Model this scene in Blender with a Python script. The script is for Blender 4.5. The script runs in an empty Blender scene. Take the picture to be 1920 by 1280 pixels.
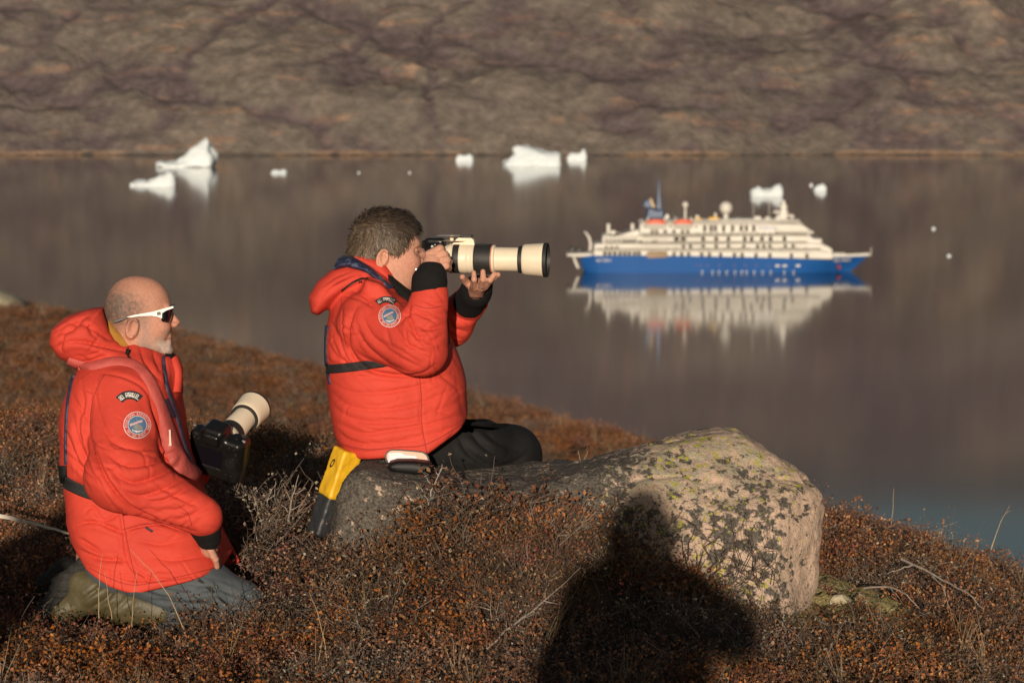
import bpy, bmesh, math, random
import numpy as np
from mathutils import Vector, Matrix
from mathutils.bvhtree import BVHTree

random.seed(7)
rng = np.random.default_rng(7)
SC = bpy.context.scene
COL = SC.collection

# ------------------------------------------------------------------ camera, sky, sun, exposure
LENS = 100.0
F = 1920 / 36 * LENS                      # focal length in photo pixels
HORIZON = 150.0                           # photo row of eye level
PITCH = math.atan((640 - HORIZON) / F)
cam_data = bpy.data.cameras.new('camera')
cam = bpy.data.objects.new('camera', cam_data)
COL.objects.link(cam)
SC.camera = cam
cam.location = (0, 0, 0)
cam.rotation_euler = (math.pi / 2 - PITCH, 0, 0)
cam_data.lens = LENS
cam_data.sensor_width = 36
cam_data.clip_start = 0.3
cam_data.clip_end = 20000
cam_data.dof.use_dof = True
cam_data.dof.focus_distance = 8.45
cam_data.dof.aperture_fstop = 7.5

SUN_EL = math.radians(9.3)
SUN_AZ = math.radians(2.7)                # light travels +Y, a little towards +X
world = bpy.data.worlds.new('World')
SC.world = world
world.use_nodes = True
wn = world.node_tree.nodes
wl = world.node_tree.links
bg = wn['Background']
sky = wn.new('ShaderNodeTexSky')
sky.sky_type = 'NISHITA'
sky.sun_disc = False
sky.sun_elevation = SUN_EL
sky.sun_rotation = math.pi + SUN_AZ
sky.altitude = 60
sky.air_density = 1.0
sky.dust_density = 0.6
sky.ozone_density = 1.0
wl.new(sky.outputs[0], bg.inputs[0])
bg.inputs[1].default_value = 0.05

sun_data = bpy.data.lights.new('sun', 'SUN')
sun = bpy.data.objects.new('sun', sun_data)
COL.objects.link(sun)
sun_data.energy = 4.8
sun_data.angle = math.radians(0.45)
sun_data.color = (1.0, 0.86, 0.70)
SUN_DIR = Vector((math.sin(SUN_AZ) * math.cos(SUN_EL), math.cos(SUN_AZ) * math.cos(SUN_EL), -math.sin(SUN_EL)))
sun.rotation_euler = SUN_DIR.to_track_quat('-Z', 'Y').to_euler()
sun.location = (-3, -40, 12)

SC.view_settings.view_transform = 'Standard'
SC.view_settings.look = 'None'
SC.view_settings.exposure = 0.0
SC.view_settings.gamma = 1.0
SC.view_settings.use_curve_mapping = False
SC.render.engine = 'CYCLES'
SC.cycles.use_denoising = True
SC.cycles.max_bounces = 6
SC.cycles.diffuse_bounces = 3
SC.cycles.glossy_bounces = 3
SC.cycles.caustics_reflective = False
SC.cycles.caustics_refractive = False
SC.cycles.sample_clamp_indirect = 4.0

# ------------------------------------------------------------------ helpers
CP, SP = math.cos(PITCH), math.sin(PITCH)

def at(px, py, Y):
    """World point at distance Y along the view direction of a place measured in the photograph."""
    a = (px - 960) / F
    b = (640 - py) / F
    y = CP + b * SP
    z = -SP + b * CP
    t = Y / y
    return np.array([a * t, Y, z * t])

def proj(P):
    """Inverse of at(): photo coordinates of world points (used only while measuring/shaping)."""
    f = P[:, 1] * CP - P[:, 2] * SP
    u = P[:, 1] * SP + P[:, 2] * CP
    return 960 + F * P[:, 0] / f, 640 - F * u / f

def _hash(i, j, k, seed):
    h = (i.astype(np.int64) * 374761393 + j.astype(np.int64) * 668265263 + k.astype(np.int64) * 2147483647 + seed * 1274126177) & 0xFFFFFFFF
    h = ((h ^ (h >> 13)) * 1274126177) & 0xFFFFFFFF
    h = ((h ^ (h >> 16)) * 2246822519) & 0xFFFFFFFF
    h = h ^ (h >> 15)
    return (h & 0xFFFFFF) / float(0xFFFFFF) * 2 - 1

def vn(P, seed=0):
    P = np.asarray(P, dtype=np.float64)
    fl = np.floor(P)
    f = P - fl
    f = f * f * f * (f * (f * 6 - 15) + 10)
    i, j, k = fl[:, 0], fl[:, 1], fl[:, 2]
    out = 0
    for a in (0, 1):
        wa = f[:, 0] if a else 1 - f[:, 0]
        for b in (0, 1):
            wb = f[:, 1] if b else 1 - f[:, 1]
            for c in (0, 1):
                wc = f[:, 2] if c else 1 - f[:, 2]
                out = out + wa * wb * wc * _hash(i + a, j + b, k + c, seed)
    return out

def fbm(P, octv=4, seed=0, gain=0.5, lac=2.03):
    P = np.asarray(P, dtype=np.float64)
    s, a, n = 0, 1.0, 0
    for o in range(octv):
        s = s + a * vn(P * lac ** o + 17.3 * o, seed + o)
        n += a
        a *= gain
    return s / n

def smin(a, b, k):
    h = np.maximum(k - np.abs(a - b), 0) / k
    return np.minimum(a, b) - h * h * k * 0.25

def smax(a, b, k):
    return -smin(-a, -b, k)

def V(*a):
    return np.array(a, dtype=np.float64)

def cap(P, a, b, ra, rb):
    a, b = np.asarray(a, float), np.asarray(b, float)
    ba = b - a
    h = np.clip(((P - a) @ ba) / max(ba @ ba, 1e-12), 0, 1)
    return np.linalg.norm(P - a - h[:, None] * ba, axis=1) - (ra + (rb - ra) * h)

def chain(P, pts, rs, k=0.02):
    d = None
    for i in range(len(pts) - 1):
        c = cap(P, pts[i], pts[i + 1], rs[i], rs[i + 1])
        d = c if d is None else smin(d, c, k)
    return d

def ell(P, c, r, M=None):
    q = P - np.asarray(c, float)
    if M is not None:
        q = q @ np.array(M)
    r = np.asarray(r, float)
    k0 = np.linalg.norm(q / r, axis=1)
    k1 = np.linalg.norm(q / (r * r), axis=1)
    return k0 * (k0 - 1) / np.maximum(k1, 1e-9)

def rbox(P, c, h, r, M=None):
    q = P - np.asarray(c, float)
    if M is not None:
        q = q @ np.array(M)
    q = np.abs(q) - (np.asarray(h, float) - r)
    return np.linalg.norm(np.maximum(q, 0), axis=1) + np.minimum(q.max(axis=1), 0) - r

def poly2d(x, z, pts):
    """Signed distance to a polygon in a plane."""
    pts = np.asarray(pts, float)
    n = len(pts)
    d = np.full(len(x), 1e18)
    s = np.ones(len(x))
    for i in range(n):
        a, b = pts[i], pts[i - 1]
        ex, ez = b[0] - a[0], b[1] - a[1]
        wx, wz = x - a[0], z - a[1]
        t = np.clip((wx * ex + wz * ez) / (ex * ex + ez * ez), 0, 1)
        d = np.minimum(d, (wx - ex * t) ** 2 + (wz - ez * t) ** 2)
        c1 = z >= a[1]
        c2 = z < b[1]
        c3 = ex * wz > ez * wx
        flip = (c1 & c2 & c3) | (~c1 & ~c2 & ~c3)
        s = np.where(flip, -s, s)
    return s * np.sqrt(d)

def slab(P, poly_px, Y, half, k, exact_y=None):
    """A pillow of an outline measured at distance Y, thickness 2*half across the view."""
    pts = np.array([at(a, b, Y)[[0, 2]] for a, b in poly_px])
    d2 = poly2d(P[:, 0], P[:, 2], pts)
    dy = np.abs(P[:, 1] - Y) - half
    return smax(d2, dy, k)

def smooth_curve(zs, vs, z, blur=0.02):
    """Value of a curve given by knots, lightly smoothed."""
    zs, vs = np.asarray(zs, float), np.asarray(vs, float)
    o = np.argsort(zs)
    zs, vs = zs[o], vs[o]
    g = np.linspace(zs[0] - 0.1, zs[-1] + 0.1, 400)
    v = np.interp(g, zs, vs)
    step = g[1] - g[0]
    kk = np.exp(-0.5 * (np.arange(-60, 61) * step / blur) ** 2)
    kk /= kk.sum()
    v = np.convolve(np.pad(v, 60, mode='edge'), kk, mode='valid')
    return np.interp(z, g, v)

def loft(P, rows, Y, n=2.6):
    """rows: (photo row, back column, front column, half width m). Upright body of revolution-like shape."""
    z = [at(960, r[0], Y)[2] for r in rows]
    xb = [at(r[1], r[0], Y)[0] for r in rows]
    xf = [at(r[2], r[0], Y)[0] for r in rows]
    w = [r[3] for r in rows]
    B = smooth_curve(z, xb, P[:, 2])
    Fr = smooth_curve(z, xf, P[:, 2])
    W = smooth_curve(z, w, P[:, 2])
    rx = (Fr - B) / 2
    q = (np.abs((P[:, 0] - (B + Fr) / 2) / rx) ** n + np.abs((P[:, 1] - Y) / W) ** n) ** (1 / n)
    d = (q - 1) * np.minimum(rx, W)
    cz = np.maximum(P[:, 2] - max(z), min(z) - P[:, 2])
    return smax(d, cz, 0.03)

def nets(sdf, lo, hi, h):
    """Surface nets of a signed distance function, coarse to fine."""
    lo, hi = np.asarray(lo, float), np.asarray(hi, float)
    m = 4
    n = (np.ceil((hi - lo) / h / m).astype(int)) * m + 1
    nc = (n - 1) // m + 1
    ax = [lo[i] + np.arange(nc[i]) * h * m for i in range(3)]
    G = np.stack(np.meshgrid(*ax, indexing='ij'), -1).reshape(-1, 3)
    dc = sdf(G).reshape(nc)
    near = np.abs(dc) < h * m * 2.2
    # cells with a near corner
    cell = np.zeros(nc - 1, bool)
    for a in (0, 1):
        for b in (0, 1):
            for c in (0, 1):
                cell |= near[a:nc[0] - 1 + a, b:nc[1] - 1 + b, c:nc[2] - 1 + c]
    D = np.repeat(np.repeat(np.repeat(dc, m, 0), m, 1), m, 2)[:n[0], :n[1], :n[2]].astype(np.float64)
    ix = np.argwhere(cell)
    need = np.zeros(n, bool)
    cm = np.repeat(np.repeat(np.repeat(cell, m, 0), m, 1), m, 2)
    need[:n[0] - 1, :n[1] - 1, :n[2] - 1] |= cm
    need[1:, :n[1] - 1, :n[2] - 1] |= cm
    need[:n[0] - 1, 1:, :n[2] - 1] |= cm
    need[:n[0] - 1, :n[1] - 1, 1:] |= cm
    need[1:, 1:, :n[2] - 1] |= cm
    need[1:, :n[1] - 1, 1:] |= cm
    need[:n[0] - 1, 1:, 1:] |= cm
    need[1:, 1:, 1:] |= cm
    idx = np.argwhere(need)
    vals = np.empty(len(idx))
    for s in range(0, len(idx), 300000):
        vals[s:s + 300000] = sdf(lo + idx[s:s + 300000] * h)
    D[idx[:, 0], idx[:, 1], idx[:, 2]] = vals
    S = D < 0
    cs = np.zeros(n - 1, int)
    for a in (0, 1):
        for b in (0, 1):
            for c in (0, 1):
                cs += S[a:n[0] - 1 + a, b:n[1] - 1 + b, c:n[2] - 1 + c]
    act = np.argwhere((cs > 0) & (cs < 8))
    vid = np.full(n - 1, -1, int)
    vid[act[:, 0], act[:, 1], act[:, 2]] = np.arange(len(act))
    acc = np.zeros((len(act), 3))
    cnt = np.zeros(len(act))
    corners = [(a, b, c) for a in (0, 1) for b in (0, 1) for c in (0, 1)]
    for p in corners:
        for axis in range(3):
            if p[axis]:
                continue
            q = list(p)
            q[axis] = 1
            d0 = D[act[:, 0] + p[0], act[:, 1] + p[1], act[:, 2] + p[2]]
            d1 = D[act[:, 0] + q[0], act[:, 1] + q[1], act[:, 2] + q[2]]
            cr = (d0 < 0) != (d1 < 0)
            t = np.where(cr, d0 / np.where(cr, d0 - d1, 1), 0)
            pt = np.array(p, float)[None] + np.eye(3)[axis][None] * t[:, None]
            acc += pt * cr[:, None]
            cnt += cr
    verts = lo + (act + acc / np.maximum(cnt, 1)[:, None]) * h
    faces = []
    for axis in range(3):
        o1, o2 = [(1, 2), (2, 0), (0, 1)][axis]
        sl0 = [slice(None)] * 3
        sl1 = [slice(None)] * 3
        sl0[axis] = slice(0, n[axis] - 1)
        sl1[axis] = slice(1, n[axis])
        A, B = S[tuple(sl0)], S[tuple(sl1)]
        e = np.argwhere(A != B)
        e = e[(e[:, o1] > 0) & (e[:, o2] > 0) & (e[:, o1] < n[o1] - 1) & (e[:, o2] < n[o2] - 1)]
        inside = A[e[:, 0], e[:, 1], e[:, 2]]
        quads = []
        for (s1, s2) in ((-1, -1), (0, -1), (0, 0), (-1, 0)):
            c = e.copy()
            c[:, o1] += s1
            c[:, o2] += s2
            quads.append(vid[c[:, 0], c[:, 1], c[:, 2]])
        q = np.stack(quads, 1)
        q[~inside] = q[~inside][:, ::-1]
        faces.append(q)
    return verts, np.concatenate(faces)

def grad(sdf, P, e=0.004):
    g = np.empty_like(P)
    for i in range(3):
        d = np.zeros(3)
        d[i] = e
        g[:, i] = sdf(P + d) - sdf(P - d)
    return g / np.maximum(np.linalg.norm(g, axis=1), 1e-9)[:, None]

def relax(verts, faces, it=1, w=0.5):
    for _ in range(it):
        acc = np.zeros_like(verts)
        cnt = np.zeros(len(verts))
        for i in range(4):
            a, b = faces[:, i], faces[:, (i + 1) % 4]
            np.add.at(acc, a, verts[b])
            np.add.at(acc, b, verts[a])
            np.add.at(cnt, a, 1)
            np.add.at(cnt, b, 1)
        verts = verts * (1 - w) + w * acc / np.maximum(cnt, 1)[:, None]
    return verts

def mesh_from(name, verts, faces, mat=None, smooth=True, colors=None):
    me = bpy.data.meshes.new(name)
    verts = np.asarray(verts, dtype=np.float32)
    if isinstance(faces, np.ndarray):
        nf, k = faces.shape
        me.vertices.add(len(verts))
        me.vertices.foreach_set('co', verts.ravel())
        me.loops.add(nf * k)
        me.loops.foreach_set('vertex_index', faces.astype(np.int32).ravel())
        me.polygons.add(nf)
        me.polygons.foreach_set('loop_start', (np.arange(nf) * k).astype(np.int32))
        me.update(calc_edges=True)
        me.validate()
    else:
        me.from_pydata([tuple(v) for v in verts], [], [tuple(int(i) for i in f) for f in faces])
        me.update()
    if smooth:
        me.polygons.foreach_set('use_smooth', np.ones(len(me.polygons), bool))
    if colors is not None:
        ca = me.color_attributes.new('tint', 'FLOAT_COLOR', 'POINT')
        c4 = np.ones((len(verts), 4), np.float32)
        c4[:, :colors.shape[1]] = colors
        ca.data.foreach_set('color', c4.ravel())
    if mat is not None:
        me.materials.append(mat)
    return me

def put(name, me, parent=None, **props):
    o = bpy.data.objects.new(name, me)
    COL.objects.link(o)
    if parent is not None:
        o.parent = parent
        o.matrix_parent_inverse = Matrix.Translation(parent.location).inverted()
    for k, v in props.items():
        o[k] = v
    return o

def thing(name, loc, label, category, group=None):
    o = bpy.data.objects.new(name, None)
    COL.objects.link(o)
    o.empty_display_size = 0.1
    o.location = loc
    o['label'] = label
    o['category'] = category
    if group:
        o['group'] = group
    return o

class MB:
    """Collects simple shapes into one mesh."""
    def __init__(self):
        self.v, self.f = [], []
    def add(self, vs, fs):
        b = len(self.v)
        self.v += [tuple(float(c) for c in v) for v in vs]
        self.f += [tuple(b + i for i in f) for f in fs]
        return self
    def box(self, c, h, M=None):
        pts = []
        for x in (-1, 1):
            for y in (-1, 1):
                for z in (-1, 1):
                    p = np.array([x * h[0], y * h[1], z * h[2]], float)
                    if M is not None:
                        p = np.array(M) @ p
                    pts.append(p + np.asarray(c, float))
        return self.add(pts, [(0, 1, 3, 2), (4, 6, 7, 5), (0, 4, 5, 1), (2, 3, 7, 6), (0, 2, 6, 4), (1, 5, 7, 3)])
    def tube(self, pts, rs, n=8, caps=True, flat=None):
        pts = [np.asarray(p, float) for p in pts]
        if np.isscalar(rs):
            rs = [rs] * len(pts)
        rings = []
        prev = None
        for i, p in enumerate(pts):
            t = pts[min(i + 1, len(pts) - 1)] - pts[max(i - 1, 0)]
            t = t / max(np.linalg.norm(t), 1e-9)
            ref = prev if prev is not None else (V(0, 0, 1) if abs(t[2]) < 0.9 else V(1, 0, 0))
            a = ref - t * (ref @ t)
            a /= max(np.linalg.norm(a), 1e-9)
            prev = a
            b = np.cross(t, a)
            r = rs[i]
            ra, rb = (r, r) if np.isscalar(r) else r
            rings.append([p + a * ra * math.cos(2 * math.pi * k / n) + b * rb * math.sin(2 * math.pi * k / n) for k in range(n)])
        vs = [v for r in rings for v in r]
        fs = []
        for i in range(len(pts) - 1):
            for k in range(n):
                fs.append((i * n + k, i * n + (k + 1) % n, (i + 1) * n + (k + 1) % n, (i + 1) * n + k))
        if caps:
            fs.append(tuple(range(n))[::-1])
            fs.append(tuple((len(pts) - 1) * n + k for k in range(n)))
        return self.add(vs, fs)
    def lathe(self, prof, origin, axis, n=40):
        """prof: (distance along axis, radius)."""
        axis = np.asarray(axis, float)
        axis = axis / np.linalg.norm(axis)
        ref = V(0, 0, 1) if abs(axis[2]) < 0.9 else V(1, 0, 0)
        a = ref - axis * (ref @ axis)
        a /= np.linalg.norm(a)
        b = np.cross(axis, a)
        vs, fs = [], []
        for (t, r) in prof:
            for k in range(n):
                w = 2 * math.pi * k / n
                vs.append(np.asarray(origin) + axis * t + (a * math.cos(w) + b * math.sin(w)) * r)
        for i in range(len(prof) - 1):
            for k in range(n):
                fs.append((i * n + k, i * n + (k + 1) % n, (i + 1) * n + (k + 1) % n, (i + 1) * n + k))
        return self.add(vs, fs)
    def prism(self, poly, o, ex, ey, ez):
        """poly in the (ex, ey) plane from o, pushed through vector ez."""
        o, ex, ey, ez = [np.asarray(q, float) for q in (o, ex, ey, ez)]
        n = len(poly)
        vs = [o + ex * a + ey * b for a, b in poly] + [o + ex * a + ey * b + ez for a, b in poly]
        fs = [tuple(range(n))[::-1], tuple(range(n, 2 * n))]
        for i in range(n):
            j = (i + 1) % n
            fs.append((i, j, n + j, n + i))
        return self.add(vs, fs)
    def build(self, name, mat, parent=None, smooth=False, bevel=0.0, seg=2, fix=True, **props):
        me = bpy.data.meshes.new(name)
        me.from_pydata(self.v, [], self.f)
        if fix or bevel:
            bm = bmesh.new()
            bm.from_mesh(me)
            bmesh.ops.recalc_face_normals(bm, faces=bm.faces[:])
            if bevel:
                bmesh.ops.bevel(bm, geom=bm.edges[:], offset=bevel, segments=seg, profile=0.5, affect='EDGES', clamp_overlap=True)
            bm.to_mesh(me)
            bm.free()
        if smooth:
            for p in me.polygons:
                p.use_smooth = True
            try:
                me.set_sharp_from_angle(angle=math.radians(40))
            except Exception:
                pass
        me.materials.append(mat)
        return put(name, me, parent, **props)

# ------------------------------------------------------------------ materials
def material(name, c1, c2=None, scale=20.0, rough=0.6, metallic=0.0, bump=0.0, bump_scale=None, tint=False, spec=0.5, stretch=None, detail=4.0, contrast=(0.35, 0.65), coat=0.0, sheen=0.0):
    m = bpy.data.materials.new(name)
    m.use_nodes = True
    nt = m.node_tree
    N, L = nt.nodes, nt.links
    b = N['Principled BSDF']
    b.inputs['Roughness'].default_value = rough
    b.inputs['Metallic'].default_value = metallic
    b.inputs['Specular IOR Level'].default_value = spec
    if coat:
        b.inputs['Coat Weight'].default_value = coat
        b.inputs['Coat Roughness'].default_value = 0.12
    if sheen:
        b.inputs['Sheen Weight'].default_value = sheen
        b.inputs['Sheen Roughness'].default_value = 0.4
    geo = N.new('ShaderNodeTexCoord')
    mp = N.new('ShaderNodeMapping')
    L.new(geo.outputs['Object'], mp.inputs['Vector'])
    if stretch:
        mp.inputs['Scale'].default_value = stretch
    col = None
    if c2 is not None:
        nz = N.new('ShaderNodeTexNoise')
        nz.inputs['Scale'].default_value = scale
        nz.inputs['Detail'].default_value = detail
        L.new(mp.outputs['Vector'], nz.inputs['Vector'])
        rp = N.new('ShaderNodeValToRGB')
        rp.color_ramp.elements[0].position = contrast[0]
        rp.color_ramp.elements[1].position = contrast[1]
        rp.color_ramp.elements[0].color = (*c1, 1)
        rp.color_ramp.elements[1].color = (*c2, 1)
        L.new(nz.outputs['Fac'], rp.inputs['Fac'])
        col = rp.outputs['Color']
    if tint:
        at_ = N.new('ShaderNodeAttribute')
        at_.attribute_name = 'tint'
        if col is not None:
            mx = N.new('ShaderNodeMix')
            mx.data_type = 'RGBA'
            mx.blend_type = 'MULTIPLY'
            mx.inputs['Factor'].default_value = 1.0
            L.new(col, mx.inputs[6])
            L.new(at_.outputs['Color'], mx.inputs[7])
            col = mx.outputs[2]
        else:
            col = at_.outputs['Color']
    if col is None:
        b.inputs['Base Color'].default_value = (*c1, 1)
    else:
        L.new(col, b.inputs['Base Color'])
    if bump:
        nb = N.new('ShaderNodeTexNoise')
        nb.inputs['Scale'].default_value = bump_scale or scale * 3
        nb.inputs['Detail'].default_value = 5
        L.new(mp.outputs['Vector'], nb.inputs['Vector'])
        bp = N.new('ShaderNodeBump')
        bp.inputs['Strength'].default_value = min(1.0, bump)
        bp.inputs['Distance'].default_value = 0.01
        L.new(nb.outputs['Fac'], bp.inputs['Height'])
        L.new(bp.outputs['Normal'], b.inputs['Normal'])
    return m
# ------------------------------------------------------------------ ground
WATER_Z = -57.0
_nx = [-14, -6, -3, -1.6, -0.9, -0.2, 0.58, 1.2, 1.94, 3.2, 6, 14]          # lip of the near shelf
_ny = [17, 15.2, 14.2, 13.3, 12.5, 11.4, 10.8, 11.6, 10.8, 9.6, 7.0, 2.0]
_cx = [-40, -20, -13.1, -8.3, -6, -3.9, -2.2, -0.59, 0.83, 2.1, 3.2, 6, 12, 25]             # brow of the farther shelf
_cy = [100, 82, 72.7, 67, 62.5, 58, 55, 52.4, 49.2, 46.7, 42, 30, 16, 4]

def crest_y(X):
    return smooth_curve(_cx, _cy, X, blur=0.7)

def lip_y(X):
    return smooth_curve(_nx, _ny, X, blur=0.4)

def soft(d, w):
    return np.where(d / w > 25, d, w * np.log1p(np.exp(np.clip(d / w, -30, 26))))

def ground(X, Y, fine=True):
    X = np.asarray(X, float)
    Y = np.asarray(Y, float)
    z = np.full(X.shape, -1.585)
    z = z - 0.11 * np.log1p(np.exp((X - 0.9) / 0.25)) * 0.25 * 4 * 0.35
    z = z + 0.24 * np.exp(-((X + 0.25) / 0.50) ** 2 - ((Y - 8.65) / 0.62) ** 2)
    z = z + 0.165 * np.exp(-((X - 0.08) / 0.32) ** 2 - ((Y - 8.17) / 0.22) ** 2)
    z = z - 0.04 * np.exp(-((X + 1.1) / 0.35) ** 2 - ((Y - 8.25) / 0.35) ** 2)
    z = z + 0.11 * np.exp(-((X + 0.84) / 0.11) ** 2 - ((Y - 8.85) / 0.2) ** 2)
    z = z - 0.11 * np.clip((X - 0.95) / 0.9, 0, 2.5)
    z = z - 0.55 * soft((Y - lip_y(X)) * 0.9, 0.35)
    far = -5.92 + 0.42 / (1 + np.exp((X + 9.0) / 1.5)) + 0.28 * np.exp(-((X - 1.2) / 1.2) ** 2) - 0.6 * soft((Y - crest_y(X)) * 0.75, 0.6)
    P = np.stack([X.ravel(), Y.ravel(), np.zeros(X.size)], 1)
    far = far + (0.30 * fbm(P * 0.11, 3, 5) + 0.13 * fbm(P * 0.45, 3, 6)).reshape(X.shape) * np.clip((Y - 15) / 6, 0, 1)
    n = 0.05 * fbm(P * 0.9, 3, 3) + 0.035 * fbm(P * 3.1, 3, 9)
    z = smax(z + n.reshape(X.shape), far, 0.5)
    return np.where(z > -45, z, -45 - (-45 - z) * 0.6)

def soil_material():
    m = material('soil', (0.030, 0.020, 0.013), (0.075, 0.045, 0.026), scale=9, rough=0.95, bump=0.8, bump_scale=60, spec=0.1)
    return m

gx = np.concatenate([np.linspace(-50, -20, 30)[:-1], np.linspace(-20, -5, 110)[:-1], np.linspace(-5, 4, 226), np.linspace(4, 10, 40)[1:], np.linspace(10, 50, 36)[1:]])
gy = np.concatenate([np.linspace(-14, 5.5, 60)[:-1], np.linspace(5.5, 15, 238)[:-1], np.linspace(15, 92, 360), np.linspace(92, 210, 80)[1:]])
GX, GY = np.meshgrid(gx, gy, indexing='ij')
GZ = ground(GX, GY)
nx, ny = GX.shape
idx = np.arange(nx * ny).reshape(nx, ny)
gf = np.stack([idx[:-1, :-1], idx[1:, :-1], idx[1:, 1:], idx[:-1, 1:]], -1).reshape(-1, 4)
put('ground', mesh_from('ground', np.stack([GX, GY, GZ], -1).reshape(-1, 3), gf, soil_material()), kind='structure')

# ------------------------------------------------------------------ water
def water_material():
    m = bpy.data.materials.new('fjord_water')
    m.use_nodes = True
    N, L = m.node_tree.nodes, m.node_tree.links
    b = N['Principled BSDF']
    b.inputs['Base Color'].default_value = (0.014, 0.018, 0.024, 1)
    b.inputs['Roughness'].default_value = 0.07
    b.inputs['IOR'].default_value = 1.33
    tc = N.new('ShaderNodeTexCoord')
    mp = N.new('ShaderNodeMapping')
    mp.inputs['Scale'].default_value = (0.35, 1.0, 1.0)
    L.new(tc.outputs['Object'], mp.inputs['Vector'])
    n1 = N.new('ShaderNodeTexNoise')
    n1.inputs['Scale'].default_value = 0.55
    n1.inputs['Detail'].default_value = 3
    L.new(mp.outputs['Vector'], n1.inputs['Vector'])
    n2 = N.new('ShaderNodeTexNoise')          # calm lanes and rippled patches
    n2.inputs['Scale'].default_value = 0.006
    n2.inputs['Detail'].default_value = 3
    L.new(mp.outputs['Vector'], n2.inputs['Vector'])
    rr = N.new('ShaderNodeMapRange')
    rr.inputs['From Min'].default_value = 0.4
    rr.inputs['From Max'].default_value = 0.65
    rr.inputs['To Min'].default_value = 0.02
    rr.inputs['To Max'].default_value = 0.05
    L.new(n2.outputs['Fac'], rr.inputs['Value'])
    bp = N.new('ShaderNodeBump')
    bp.inputs['Distance'].default_value = 0.12
    L.new(rr.outputs['Result'], bp.inputs['Strength'])
    L.new(n1.outputs['Fac'], bp.inputs['Height'])
    L.new(bp.outputs['Normal'], b.inputs['Normal'])
    return m

wv = [(-2600, 20, WATER_Z), (2600, 20, WATER_Z), (2600, 2600, WATER_Z), (-2600, 2600, WATER_Z)]
put('water', mesh_from('water', wv, [(0, 1, 2, 3)], water_material(), smooth=False), kind='structure')

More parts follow.
